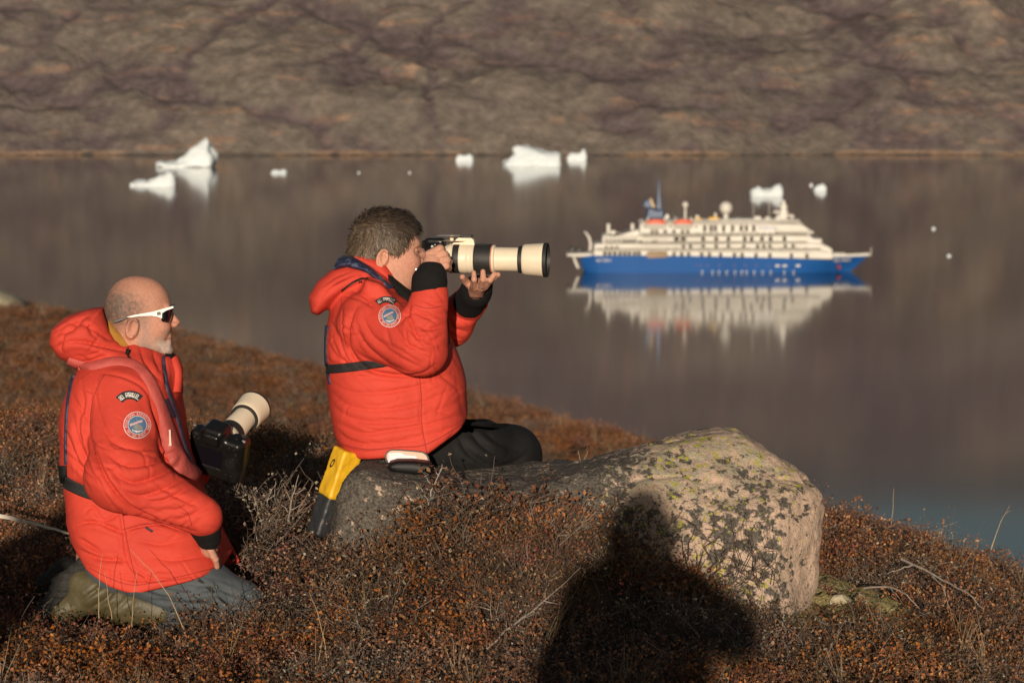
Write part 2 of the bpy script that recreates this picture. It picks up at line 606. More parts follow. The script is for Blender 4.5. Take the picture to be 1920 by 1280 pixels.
# ------------------------------------------------------------------ far hillside
SHORE = 57.0 * F / (290 - HORIZON) * 1.0
def hillside():
    xs = np.concatenate([np.linspace(-1500, -480, 60)[:-1], np.linspace(-480, 480, 520), np.linspace(480, 1500, 60)[1:]])
    ts = np.concatenate([np.linspace(-25, 170, 330), np.linspace(170, 1500, 110)[1:]])
    X, T = np.meshgrid(xs, ts, indexing='ij')
    H = np.zeros(X.shape)
    r2 = np.random.default_rng(21)
    # broad overlapping slabs of ice-worn bedrock, their outlines wandering, cut by slanting gullies
    P = np.stack([X.ravel(), T.ravel() * 1.35, np.zeros(X.size)], 1)
    XW = X + (26 * fbm(P / 75, 3, 101) + 9 * fbm(P / 20, 3, 102)).reshape(X.shape)
    TW = T + (16 * fbm(P / 60, 3, 103) + 5 * fbm(P / 18, 3, 104)).reshape(X.shape)
    for (n, rmin, rmax, hk, tmax) in ((60, 50, 130, 0.12, 300), (200, 12, 55, 0.19, 170), (420, 4, 13, 0.10, 165)):
        lay = np.zeros(X.shape)
        for _ in range(n):
            cx, ct = r2.uniform(-560, 560), r2.uniform(-12, tmax)
            R = math.exp(r2.uniform(math.log(rmin), math.log(rmax)))
            e = r2.uniform(1.0, 2.6)
            sk = r2.uniform(-0.8, 0.8)
            i0, i1 = np.searchsorted(xs, [cx - R * e * 1.3 - 35, cx + R * e * 1.3 + 35])
            j0, j1 = np.searchsorted(ts, [ct - R * 1.4 - 20, ct + R * 1.4 + 20])
            if i1 <= i0 or j1 <= j0:
                continue
            dx = (XW[i0:i1, j0:j1] - cx) / (R * e)
            dt = (TW[i0:i1, j0:j1] - ct) / (R * 0.62) + sk * dx
            q = dx * dx + dt * dt
            h = hk * R * np.clip(1 - q, 0, 1) ** 0.75 * r2.uniform(0.5, 1.0)
            lay[i0:i1, j0:j1] = np.maximum(lay[i0:i1, j0:j1], h)
        H += lay
    gul = np.zeros(X.shape)
    for _ in range(20):
        x0, sl, ph, w = r2.uniform(-520, 520), r2.uniform(-2.6, 2.6), r2.uniform(0, 6), r2.uniform(3, 9)
        t0, t1 = sorted(r2.uniform(0, 170, 2))
        xc = x0 + sl * T + 12 * np.sin(T / 26 + ph)
        m = np.exp(-((XW - xc) / (w * (1 + abs(sl)))) ** 2) / (1 + np.exp(-(T - t0) / 5)) / (1 + np.exp((T - t1 - 25) / 6))
        gul = np.maximum(gul, m * r2.uniform(0.5, 1))
    H = H + (7 * fbm(P / 90, 3, 4) + 1.6 * fbm(P / 16, 4, 8)).reshape(X.shape) - 3.5 * gul
    base = np.interp(T, [-25, 0, 25, 150, 500, 900, 1500], [-8, 0, 14, 112, 310, 405, 430])
    ramp = np.clip(T / 40, 0.05, 1)
    Z = WATER_Z + base + H * ramp
    Yw = SHORE + T - H * 0.5 * ramp + 14 * fbm(np.stack([X.ravel() / 120, 0 * X.ravel(), 0 * X.ravel()], 1), 3, 2).reshape(X.shape)
    # what grows or lies where: gullies carry purple-brown heath, bare domes are grey-brown rock
    loc = H - sum(np.roll(H, s, 0) for s in (-8, 8, -16, 16)) / 8 - sum(np.roll(H, s, 1) for s in (-12, 12, -26, 26)) / 8
    n1 = fbm(P / 45, 4, 31).reshape(X.shape)
    n2 = fbm(P / 9, 4, 41).reshape(X.shape)
    n3 = fbm(P * np.array([0.45, 2.6, 1]) / 20, 4, 51).reshape(X.shape)
    heath = np.clip(1 / (1 + np.exp((loc + 1.2 - n1 * 3.4 - n2 * 2.2) / 0.8)) + 0.8 * gul + 0.25 * np.clip(n1 * 2, 0, 1), 0, 1)[..., None]
    rust = np.clip((n3 + n2 * 0.5 - 0.34) * 4, 0, 1)[..., None] * (1 - heath * 0.6)
    c = (1 - heath) * np.array([0.142, 0.121, 0.102]) + heath * np.array([0.096, 0.075, 0.076])
    c = c * (1 - 0.45 * rust) + 0.45 * rust * np.array([0.27, 0.155, 0.095])
    warm = np.clip(loc / 5, 0, 1)[..., None] * (1 - heath)
    c = c * (1 + 0.35 * warm * np.array([1.15, 1.0, 0.85]))
    c = c * (1 + 0.75 * np.clip((T - 140) / 120, 0, 1)[..., None] * np.array([1.0, 0.98, 1.08]))  # upper slope made paler so its reflection brightens the water
    c = c * (1 + 0.22 * n2[..., None] + 0.15 * fbm(P / 4, 2, 55).reshape(X.shape)[..., None])
    zz = (Z - WATER_Z + 2.2 * n2)[..., None]
    shore = np.clip(1 - np.abs(zz - 1.8) / 2.6, 0, 1) * np.clip(0.40 + n1[..., None] * 1.3 + n2[..., None] * 1.6, 0, 1)
    c = c * (1 - shore) + shore * np.array([0.30, 0.20, 0.13])
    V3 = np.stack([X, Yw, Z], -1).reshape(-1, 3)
    a, b = X.shape
    ii = np.arange(a * b).reshape(a, b)
    ff = np.stack([ii[:-1, :-1], ii[1:, :-1], ii[1:, 1:], ii[:-1, 1:]], -1).reshape(-1, 4)
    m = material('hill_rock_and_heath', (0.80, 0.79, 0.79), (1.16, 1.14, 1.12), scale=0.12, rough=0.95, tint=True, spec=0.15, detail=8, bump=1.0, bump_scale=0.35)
    for nd in m.node_tree.nodes:
        if nd.type == 'BUMP':
            nd.inputs['Distance'].default_value = 2.5
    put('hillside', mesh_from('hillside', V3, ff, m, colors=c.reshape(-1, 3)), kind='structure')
hillside()

# ------------------------------------------------------------------ icebergs
ICE = material('glacier_ice', (0.62, 0.68, 0.70), (0.72, 0.76, 0.76), scale=0.3, rough=0.55, bump=0.5, bump_scale=0.5, spec=0.4)
def iceberg(pts, base_row, label, depth=0.5, seed=1, name='iceberg', cat='iceberg'):
    Y = 57.0 * F / (base_row - HORIZON)
    w = at(0, base_row, Y)[2]
    s = Y / F
    pts = list(pts)
    x0, x1 = min(p[0] for p in pts), max(p[0] for p in pts)
    y0 = min(p[1] for p in pts)
    width, height = (x1 - x0) * s, (base_row - y0) * s
    half = max(width * depth * 0.5, 1.0)
    poly = np.array([at(a, b, Y)[[0, 2]] for a, b in pts])
    k = min(width, height) * 0.35
    def f(P):
        N = P / max(height, 2.0)
        Q = P + height * 0.11 * np.stack([vn(N * 2.5 + 3, seed), vn(N * 2.5 + 9, seed + 1), vn(N * 2.5 + 21, seed + 2)], 1)
        d2 = poly2d(Q[:, 0], Q[:, 2], poly)
        taper = half * (1 - 0.45 * np.clip((P[:, 2] - WATER_Z) / max(height, 1), 0, 1))
        lean = (P[:, 2] - WATER_Z) * 0.2
        return smax(d2, np.abs(P[:, 1] - Y - lean) - taper, k) + height * 0.05 * np.abs(fbm(N * 4, 3, seed))
    m = max(width, height) * 0.1 + 1
    lo = (poly[:, 0].min() - m, Y - half - m - height * 0.3, WATER_Z - height * 0.2 - m)
    hi = (poly[:, 0].max() + m, Y + half + m + height * 0.3, poly[:, 1].max() + m)
    v, fc = nets(f, lo, hi, max(width / 60, height / 40, 0.12))
    me = mesh_from(name, v, fc, ICE)
    o = put(name, me)
    o['label'] = label
    o['category'] = cat
    o['group'] = 'ice floating on the fjord'
    return o

def under(poly, row):
    """Close an outline below the waterline."""
    return list(poly) + [(poly[-1][0], row + 6), (poly[0][0], row + 6)]

iceberg(under([(296, 308), (315, 303), (335, 302), (347, 292), (352, 284), (366, 276), (378, 264), (388, 257), (393, 266), (397, 280), (404, 291), (405, 304), (402, 313)], 312), 312, 'tall pointed white iceberg with a low tail, far left', 0.7, 3)
iceberg(under([(246, 342), (262, 338), (280, 339), (290, 332), (305, 328), (314, 320), (322, 322), (330, 332), (329, 347)], 347), 347, 'low lumpy white iceberg nearer than the tall pointed one', 0.6, 5)
iceberg(under([(509, 322), (514, 318), (524, 320), (533, 317), (538, 322)], 324), 324, 'flat little ice floe right of the pointed iceberg', 1.0, 8, 'ice_floe', 'ice floe')
iceberg(under([(855, 295), (862, 290), (872, 292), (880, 288), (887, 293), (887, 301)], 301), 301, 'small rounded iceberg left of the big flat-topped one', 0.9, 11)
iceberg(under([(944, 305), (952, 298), (960, 292), (963, 279), (970, 273), (988, 275), (1005, 279), (1020, 284), (1035, 286), (1049, 285), (1051, 307)], 308), 308, 'big flat-topped white iceberg with a steep right side', 0.7, 14)
iceberg(under([(1062, 294), (1070, 287), (1082, 288), (1090, 284), (1096, 278), (1100, 288), (1099, 299)], 299), 299, 'small iceberg with a spike, right of the flat-topped one', 0.8, 17)
iceberg(under([(1407, 360), (1411, 353), (1420, 350), (1432, 356), (1445, 354), (1452, 348), (1461, 345), (1467, 354), (1464, 366)], 366), 366, 'double-humped iceberg floating behind the ship', 0.8, 20)
iceberg(under([(1526, 353), (1533, 347), (1543, 345), (1550, 351), (1549, 357)], 357), 357, 'small ice lump right of the double-humped iceberg', 1.0, 24, 'ice_floe', 'ice floe')
iceberg(under([(1518, 346), (1520, 343.5), (1523, 344), (1524, 347)], 347), 347, 'speck of ice just left of the small ice lump', 1.0, 25, 'ice_floe', 'ice floe')
iceberg(under([(1747, 428), (1749, 425.5), (1752, 426), (1754, 429)], 428.5), 428.5, 'tiny ice lump on open water right of the ship', 1.0, 26, 'ice_floe', 'ice floe')
iceberg(under([(1775, 479), (1778, 476.5), (1781, 477), (1783, 480)], 479.5), 479.5, 'tiny ice lump nearest the right edge, lower one', 1.0, 27, 'ice_floe', 'ice floe')
iceberg(under([(671, 323), (672, 322), (674, 322), (675, 323.5)], 323.5), 323.5, 'speck of ice right of the flat little floe', 1.0, 28, 'ice_floe', 'ice floe')
iceberg(under([(766, 323), (767, 322), (769, 322), (770, 323.5)], 323.5), 323.5, 'speck of ice in mid water left of the rounded iceberg', 1.0, 29, 'ice_floe', 'ice floe')

# ------------------------------------------------------------------ boulder
def boulder_material():
    m = bpy.data.materials.new('lichen_granite')
    m.use_nodes = True
    N, L = m.node_tree.nodes, m.node_tree.links
    b = N['Principled BSDF']
    b.inputs['Roughness'].default_value = 0.9
    b.inputs['Specular IOR Level'].default_value = 0.2
    tc = N.new('ShaderNodeTexCoord')
    def noise(scale, detail=5, rough=0.6, off=(0, 0, 0)):
        mp = N.new('ShaderNodeMapping')
        mp.inputs['Location'].default_value = off
        L.new(tc.outputs['Object'], mp.inputs['Vector'])
        n = N.new('ShaderNodeTexNoise')
        n.inputs['Scale'].default_value = scale
        n.inputs['Detail'].default_value = detail
        n.inputs['Roughness'].default_value = rough
        L.new(mp.outputs['Vector'], n.inputs['Vector'])
        return n.outputs['Fac']
    def ramp(fac, a, c):
        r = N.new('ShaderNodeMapRange')
        r.inputs['From Min'].default_value = a
        r.inputs['From Max'].default_value = c
        L.new(fac, r.inputs['Value'])
        return r.outputs['Result']
    def mix(fac, a, c):
        x = N.new('ShaderNodeMix')
        x.data_type = 'RGBA'
        L.new(fac, x.inputs['Factor'])
        for s, v in ((6, a), (7, c)):
            if isinstance(v, tuple):
                x.inputs[s].default_value = (*v, 1)
            else:
                L.new(v, x.inputs[s])
        return x.outputs[2]
    def mul(a, c):
        x = N.new('ShaderNodeMath')
        x.operation = 'MULTIPLY'
        L.new(a, x.inputs[0])
        L.new(c, x.inputs[1])
        return x.outputs[0]
    att = N.new('ShaderNodeAttribute')
    att.attribute_name = 'tint'       # r: dark crust cover, g: grey-green lichen cover, b: bare pink side
    sp = N.new('ShaderNodeSeparateColor')
    L.new(att.outputs['Color'], sp.inputs[0])
    pink = mix(ramp(noise(60, 4), 0.35, 0.65), (0.53, 0.375, 0.275), (0.43, 0.315, 0.235))
    pink = mix(ramp(noise(240, 2), 0.60, 0.74), pink, (0.15, 0.11, 0.09))
    pink = mix(ramp(noise(190, 2, off=(3, 1, 7)), 0.60, 0.75), pink, (0.52, 0.40, 0.32))
    pink = mix(ramp(noise(95, 3, 0.7, (2, 6, 4)), 0.57, 0.66), pink, (0.17, 0.135, 0.105))
    def add(a, c):
        x = N.new('ShaderNodeMath')
        x.operation = 'ADD'
        L.new(a, x.inputs[0])
        L.new(c, x.inputs[1])
        return x.outputs[0]
    green = mix(ramp(noise(110, 3), 0.4, 0.6), (0.29, 0.255, 0.18), (0.40, 0.35, 0.255))
    gcov = ramp(add(noise(26, 7, 0.7, (5, 2, 1)), sp.outputs[1]), 0.86, 0.98)
    col = mix(gcov, pink, green)
    crust = mix(ramp(noise(120, 5, 0.7), 0.38, 0.66), (0.042, 0.037, 0.032), (0.165, 0.142, 0.115))
    kcov = ramp(add(noise(30, 8, 0.68, (1, 8, 3)), sp.outputs[0]), 0.965, 1.01)
    col = mix(kcov, col, crust)
    ycov = ramp(add(noise(46, 6, 0.65, (9, 4, 2)), sp.outputs[2]), 1.15, 1.19)
    col = mix(ycov, col, (0.36, 0.33, 0.06))
    L.new(col, b.inputs['Base Color'])
    h = add(noise(45, 8, 0.7), mul(noise(160, 4), noise(20, 2)))
    bp = N.new('ShaderNodeBump')
    bp.inputs['Strength'].default_value = 0.6
    bp.inputs['Distance'].default_value = 0.014
    L.new(h, bp.inputs['Height'])
    L.new(bp.outputs['Normal'], b.inputs['Normal'])
    return m

RY = 8.78
ROCK = [(622, 1060), (628, 1000), (640, 915), (650, 882), (668, 862), (700, 856), (740, 868), (800, 880), (880, 890), (960, 890), (1020, 881), (1080, 864), (1150, 843), (1220, 818), (1280, 799), (1330, 788), (1376, 786), (1392, 794), (1430, 818), (1470, 848), (1498, 866), (1516, 888), (1532, 912), (1531, 950), (1522, 1030), (1508, 1100), (1494, 1170), (1480, 1240), (1300, 1300), (900, 1260), (640, 1180)]
_rp = np.array([at(a, b, RY)[[0, 2]] for a, b in ROCK])
def rock_sdf(P):
    wob = 0.022 * np.stack([fbm(P * 5, 3, 61), fbm(P * 5 + 9, 3, 62), fbm(P * 5 + 19, 3, 63)], 1)
    Q = P + wob
    d2 = poly2d(Q[:, 0], Q[:, 2] + 0.15 * np.maximum(Q[:, 1] - 8.62, 0) / (1 + np.exp(-(Q[:, 0] - 0.22) / 0.08)), _rp)
    front = -(Q[:, 1] - 8.42) + 0.42 * (Q[:, 2] + 1.2) * (Q[:, 2] > -1.2) + 0.10 * (Q[:, 2] + 1.2)
    front = -(Q[:, 1] - 8.40) + 0.30 * (Q[:, 2] + 1.25)
    back = (Q[:, 1] - 9.25)
    d = smax(d2, front, 0.09)
    d = smax(d, back, 0.2)
    # the narrow pink right-hand side, and a slanting top facet towards the viewer
    nrm = V(0.80, -0.60, 0.05)
    nrm /= np.linalg.norm(nrm)
    d = smax(d, (Q - at(1452, 1000, 8.34)) @ nrm, 0.025)
    n2 = V(0.10, -0.55, 0.83)
    n2 /= np.linalg.norm(n2)
    d = smax(d, (Q - at(1352, 800, 8.72)) @ n2, 0.07)
    cr = np.abs(fbm(P * np.array([4, 5, 9]), 3, 75))
    d = d + 0.008 * fbm(P * 14, 4, 71) + 0.010 * np.exp(-cr / 0.035)
    return d
def build_rock():
    lo = (_rp[:, 0].min() - 0.06, 8.2, -1.95)
    hi = (_rp[:, 0].max() + 0.06, 9.4, _rp[:, 1].max() + 0.06)
    v, f = nets(rock_sdf, lo, hi, 0.0075)
    n = grad(rock_sdf, v)
    v = v + n * (0.004 * fbm(v * 40, 3, 5))[:, None]
    px, py = proj(v)
    right = 1 / (1 + np.exp(-(px - 1130) / 60))
    side = np.clip((n[:, 0] - 0.55) * 4, 0, 1)
    topf = np.clip((n[:, 2] - 0.3) * 2.2, 0, 1)
    blob = fbm(v * 4.5, 3, 77)
    left = 1 - right
    face = (1 - side) * np.clip((py - 835 + (px - 1376) * -0.05) / 50, 0, 1)
    dark = left * (0.60 + 0.06 * blob) + right * (0.385 + 0.085 * face + 0.13 * blob + 0.05 * fbm(v * 12, 2, 82) - 0.10 * side)
    green = 0.22 + 0.15 * topf + 0.16 * fbm(v * 5 + 7, 3, 85) - 0.22 * side - 0.12 * np.clip((px - 1400) / 60, 0, 1)
    yell = 0.40 + 0.17 * right * (1 - side) + 0.10 * fbm(v * 6, 2, 79)
    c = np.stack([dark, green, yell], 1)
    o = put('boulder', mesh_from('boulder', v, f, boulder_material(), colors=c))
    o['label'] = 'long pinkish granite boulder crusted with black and yellow lichen'
    o['category'] = 'boulder'
build_rock()

def small_stone(name, pts, Y, half, label, mat, seed, h=0.008, cat='stone'):
    poly = np.array([at(a, b, Y)[[0, 2]] for a, b in pts])
    def f(P):
        Q = P + 0.016 * np.stack([vn(P * 22, seed), vn(P * 14 + 5, seed), vn(P * 14 + 9, seed)], 1)
        return smax(poly2d(Q[:, 0], Q[:, 2], poly), np.abs(Q[:, 1] - Y) - half, half * 0.9) + 0.010 * np.abs(fbm(P * 24, 3, seed))
    v, fc = nets(f, (poly[:, 0].min() - 0.05, Y - half - 0.05, poly[:, 1].min() - 0.05), (poly[:, 0].max() + 0.05, Y + half + 0.05, poly[:, 1].max() + 0.05), h)
    o = put(name, mesh_from(name, v, fc, mat))
    o['label'] = label
    o['category'] = cat
    return o
PALE = material('pale_lichen_rock', (0.30, 0.25, 0.15), (0.46, 0.40, 0.28), scale=14, rough=0.9, bump=0.8, bump_scale=50)
MOSS = material('moss', (0.20, 0.16, 0.06), (0.38, 0.31, 0.15), scale=30, rough=0.95, bump=1.0, bump_scale=160, spec=0.1)
small_stone('boulder', [(-70, 600), (-70, 535), (-20, 536), (8, 547), (30, 557), (47, 572), (47, 600)], 69.0, 1.2, 'pale yellowish boulder on the crest at the left edge', PALE, 4, 0.08, 'boulder')
# ------------------------------------------------------------------ dwarf-shrub heath
def heath_material(name, leaf=True):
    m = bpy.data.materials.new(name)
    m.use_nodes = True
    N, L = m.node_tree.nodes, m.node_tree.links
    b = N['Principled BSDF']
    b.inputs['Roughness'].default_value = 0.75
    b.inputs['Specular IOR Level'].default_value = 0.25
    a = N.new('ShaderNodeAttribute')
    a.attribute_name = 'tint'
    oi = N.new('ShaderNodeObjectInfo')
    hs = N.new('ShaderNodeHueSaturation')
    mr = N.new('ShaderNodeMapRange')
    mr.inputs['To Min'].default_value = 0.62
    mr.inputs['To Max'].default_value = 1.35
    L.new(oi.outputs['Random'], mr.inputs['Value'])
    L.new(mr.outputs['Result'], hs.inputs['Value'])
    geo = N.new('ShaderNodeNewGeometry')
    nz = N.new('ShaderNodeTexNoise')
    nz.inputs['Scale'].default_value = 1.7
    nz.inputs['Detail'].default_value = 3
    L.new(geo.outputs['Position'], nz.inputs['Vector'])
    m2 = N.new('ShaderNodeMapRange')
    m2.inputs['From Min'].default_value = 0.35
    m2.inputs['From Max'].default_value = 0.65
    m2.inputs['To Min'].default_value = 0.80
    m2.inputs['To Max'].default_value = 1.1
    L.new(nz.outputs['Fac'], m2.inputs['Value'])
    L.new(m2.outputs['Result'], hs.inputs['Saturation'])
    L.new(a.outputs['Color'], hs.inputs['Color'])
    L.new(hs.outputs['Color'], b.inputs['Base Color'])
    if leaf:
        tr = N.new('ShaderNodeBsdfTranslucent')
        L.new(hs.outputs['Color'], tr.inputs['Color'])
        mx = N.new('ShaderNodeMixShader')
        mx.inputs['Fac'].default_value = 0.18
        L.new(b.outputs[0], mx.inputs[1])
        L.new(tr.outputs[0], mx.inputs[2])
        L.new(mx.outputs[0], N['Material Output'].inputs['Surface'])
    return m
LEAF_M = heath_material('heath_leaf_and_twig')

LEAFS = {
    'rust': [(0.297, 0.105, 0.032), (0.218, 0.076, 0.027), (0.358, 0.148, 0.047), (0.146, 0.060, 0.028), (0.426, 0.213, 0.078), (0.090, 0.040, 0.022)],
    'brown': [(0.146, 0.074, 0.035), (0.101, 0.054, 0.030), (0.190, 0.099, 0.043), (0.269, 0.123, 0.041), (0.067, 0.041, 0.027), (0.246, 0.179, 0.101)],
    'red': [(0.235, 0.074, 0.047), (0.291, 0.110, 0.067), (0.157, 0.054, 0.038), (0.347, 0.168, 0.099)],
    'pale': [(0.269, 0.202, 0.123), (0.358, 0.302, 0.213), (0.190, 0.123, 0.067), (0.123, 0.078, 0.045)],
}
TWIGS = [(0.10, 0.078, 0.062), (0.15, 0.115, 0.09), (0.06, 0.042, 0.032), (0.22, 0.175, 0.14), (0.13, 0.08, 0.05)]

def clump(name, kind, n_stem, n_leaf, height, spread, leaf_size, seed, twig_pale=0.0):
    r = np.random.default_rng(seed)
    vs, fs, cs = [], [], []
    def tri_tube(pts, r0, r1, col):
        b = len(vs)
        n = len(pts)
        for i, p in enumerate(pts):
            t = pts[min(i + 1, n - 1)] - pts[max(i - 1, 0)]
            t = t / (np.linalg.norm(t) + 1e-9)
            a = np.cross(t, V(0.3, 0.9, 0.2))
            a /= np.linalg.norm(a) + 1e-9
            c = np.cross(t, a)
            rad = r0 + (r1 - r0) * i / (n - 1)
            for k in range(3):
                w = 2.094 * k
                vs.append(p + (a * math.cos(w) + c * math.sin(w)) * rad)
                cs.append(col)
        for i in range(n - 1):
            for k in range(3):
                fs.append((b + i * 3 + k, b + i * 3 + (k + 1) % 3, b + i * 3 + 3 + (k + 1) % 3, b + i * 3 + 3 + k))
    tips = []
    for s in range(n_stem):
        ang = r.uniform(0, 2 * math.pi)
        out = spread * math.sqrt(r.uniform(0, 1))
        base = V(math.cos(ang), math.sin(ang), 0) * out * r.uniform(0.1, 0.8)
        h = height * r.uniform(0.45, 1.1) * (1 - 0.45 * (out / spread) ** 2)
        end = V(math.cos(ang), math.sin(ang), 0) * out * 1.2 + V(r.normal(0, 0.02), r.normal(0, 0.02), h)
        mid = (base + end) / 2 + r.normal(0, 0.012, 3)
        col = np.array(TWIGS[r.integers(len(TWIGS))]) * r.uniform(0.7, 1.3) * (1 + twig_pale)
        pts = [base + V(0, 0, -0.02), base * 0.5 + mid * 0.5 + r.normal(0, 0.011, 3), mid + r.normal(0, 0.006, 3), (mid + end) / 2 + r.normal(0, 0.013, 3), end + r.normal(0, 0.008, 3)]
        tri_tube(pts, r.uniform(0.0009, 0.0018), 0.0005, col)
        tips += [pts[2], pts[3], pts[4]]
        for q in range(r.integers(1, 4)):
            p0 = pts[r.integers(1, 4)]
            p1 = p0 + V(r.normal(0, 0.03), r.normal(0, 0.03), r.uniform(-0.005, 0.05)) * (height / 0.1) ** 0.5
            tri_tube([p0, (p0 + p1) / 2 + r.normal(0, 0.004, 3), p1], 0.0011, 0.0006, col * r.uniform(0.8, 1.3))
            tips += [p1, (p0 + p1) / 2]
    pal = LEAFS[kind]
    for l in range(n_leaf):
        p = tips[r.integers(len(tips))] + r.normal(0, 0.010, 3)
        n = r.normal(0, 1, 3) + V(0, -0.25, 0.5)
        n /= np.linalg.norm(n)
        a = np.cross(n, r.normal(0, 1, 3))
        a /= np.linalg.norm(a)
        c = np.cross(n, a)
        s = leaf_size * r.uniform(0.6, 1.25)
        col = np.array(pal[min(int(abs(r.normal(0, 0.45)) * len(pal)), len(pal) - 1)]) * r.uniform(0.7, 1.25)
        b = len(vs)
        bend = n * s * 0.25
        for q in (-a * s, -c * s * 0.62 + bend, a * s, c * s * 0.62 + bend):
            vs.append(p + q)
            cs.append(col)
        fs.append((b, b + 1, b + 2))
        fs.append((b, b + 2, b + 3))
    me = bpy.data.meshes.new(name)
    me.from_pydata([tuple(v) for v in vs], [], fs)
    ca = me.color_attributes.new('tint', 'FLOAT_COLOR', 'POINT')
    c4 = np.ones((len(vs), 4), np.float32)
    c4[:, :3] = np.array(cs)
    ca.data.foreach_set('color', c4.ravel())
    me.materials.append(LEAF_M)
    o = bpy.data.objects.new(name, me)
    return o

def tuft(name, n, height, seed):
    r = np.random.default_rng(seed)
    vs, fs, cs = [], [], []
    for i in range(n):
        a = r.uniform(0, 6.28)
        b0 = V(math.cos(a), math.sin(a), 0) * r.uniform(0, 0.02)
        lean = V(r.normal(0, 0.3), r.normal(0, 0.3), 0) * height
        h = height * r.uniform(0.5, 1.1)
        side = V(math.sin(a), math.cos(a), 0) * 0.0012
        col = np.array([0.30, 0.21, 0.11]) * r.uniform(0.6, 1.3)
        b = len(vs)
        for t in (0, 0.5, 1.0):
            p = b0 + lean * t * t + V(0, 0, h * t)
            vs.extend([p - side * (1.1 - t), p + side * (1.1 - t)])
            cs.extend([col, col])
        fs.extend([(b, b + 1, b + 3, b + 2), (b + 2, b + 3, b + 5, b + 4)])
    me = bpy.data.meshes.new(name)
    me.from_pydata([tuple(v) for v in vs], [], fs)
    ca = me.color_attributes.new('tint', 'FLOAT_COLOR', 'POINT')
    c4 = np.ones((len(vs), 4), np.float32)
    c4[:, :3] = np.array(cs)
    ca.data.foreach_set('color', c4.ravel())
    me.materials.append(LEAF_M)
    return bpy.data.objects.new(name, me)

kinds = bpy.data.collections.new('heath_kinds')
protos = []
for i in range(4):
    protos.append(clump('a_rust_%d' % i, 'rust', 22, 420, 0.095, 0.13, 0.0056, 100 + i, -0.25))
for i in range(4):
    protos.append(clump('b_brown_%d' % i, 'brown', 28, 400, 0.095, 0.13, 0.0052, 200 + i, -0.1))
for i in range(2):
    protos.append(clump('c_red_%d' % i, 'red', 16, 380, 0.07, 0.12, 0.0047, 300 + i, -0.2))
for i in range(2):
    protos.append(clump('d_twig_%d' % i, 'pale', 40, 160, 0.12, 0.13, 0.0046, 400 + i, 0.0))
for i in range(2):
    protos.append(tuft('e_grass_%d' % i, 16, 0.20, 500 + i))
for i in range(2):
    protos.append(clump('f_lichen_%d' % i, 'pale', 6, 420, 0.035, 0.07, 0.0042, 600 + i, 0.5))
for p in protos:
    kinds.objects.link(p)
KIND_RANGE = {'rust': (0, 4), 'brown': (4, 8), 'red': (8, 10), 'twig': (10, 12), 'grass': (12, 14), 'lichen': (14, 16)}

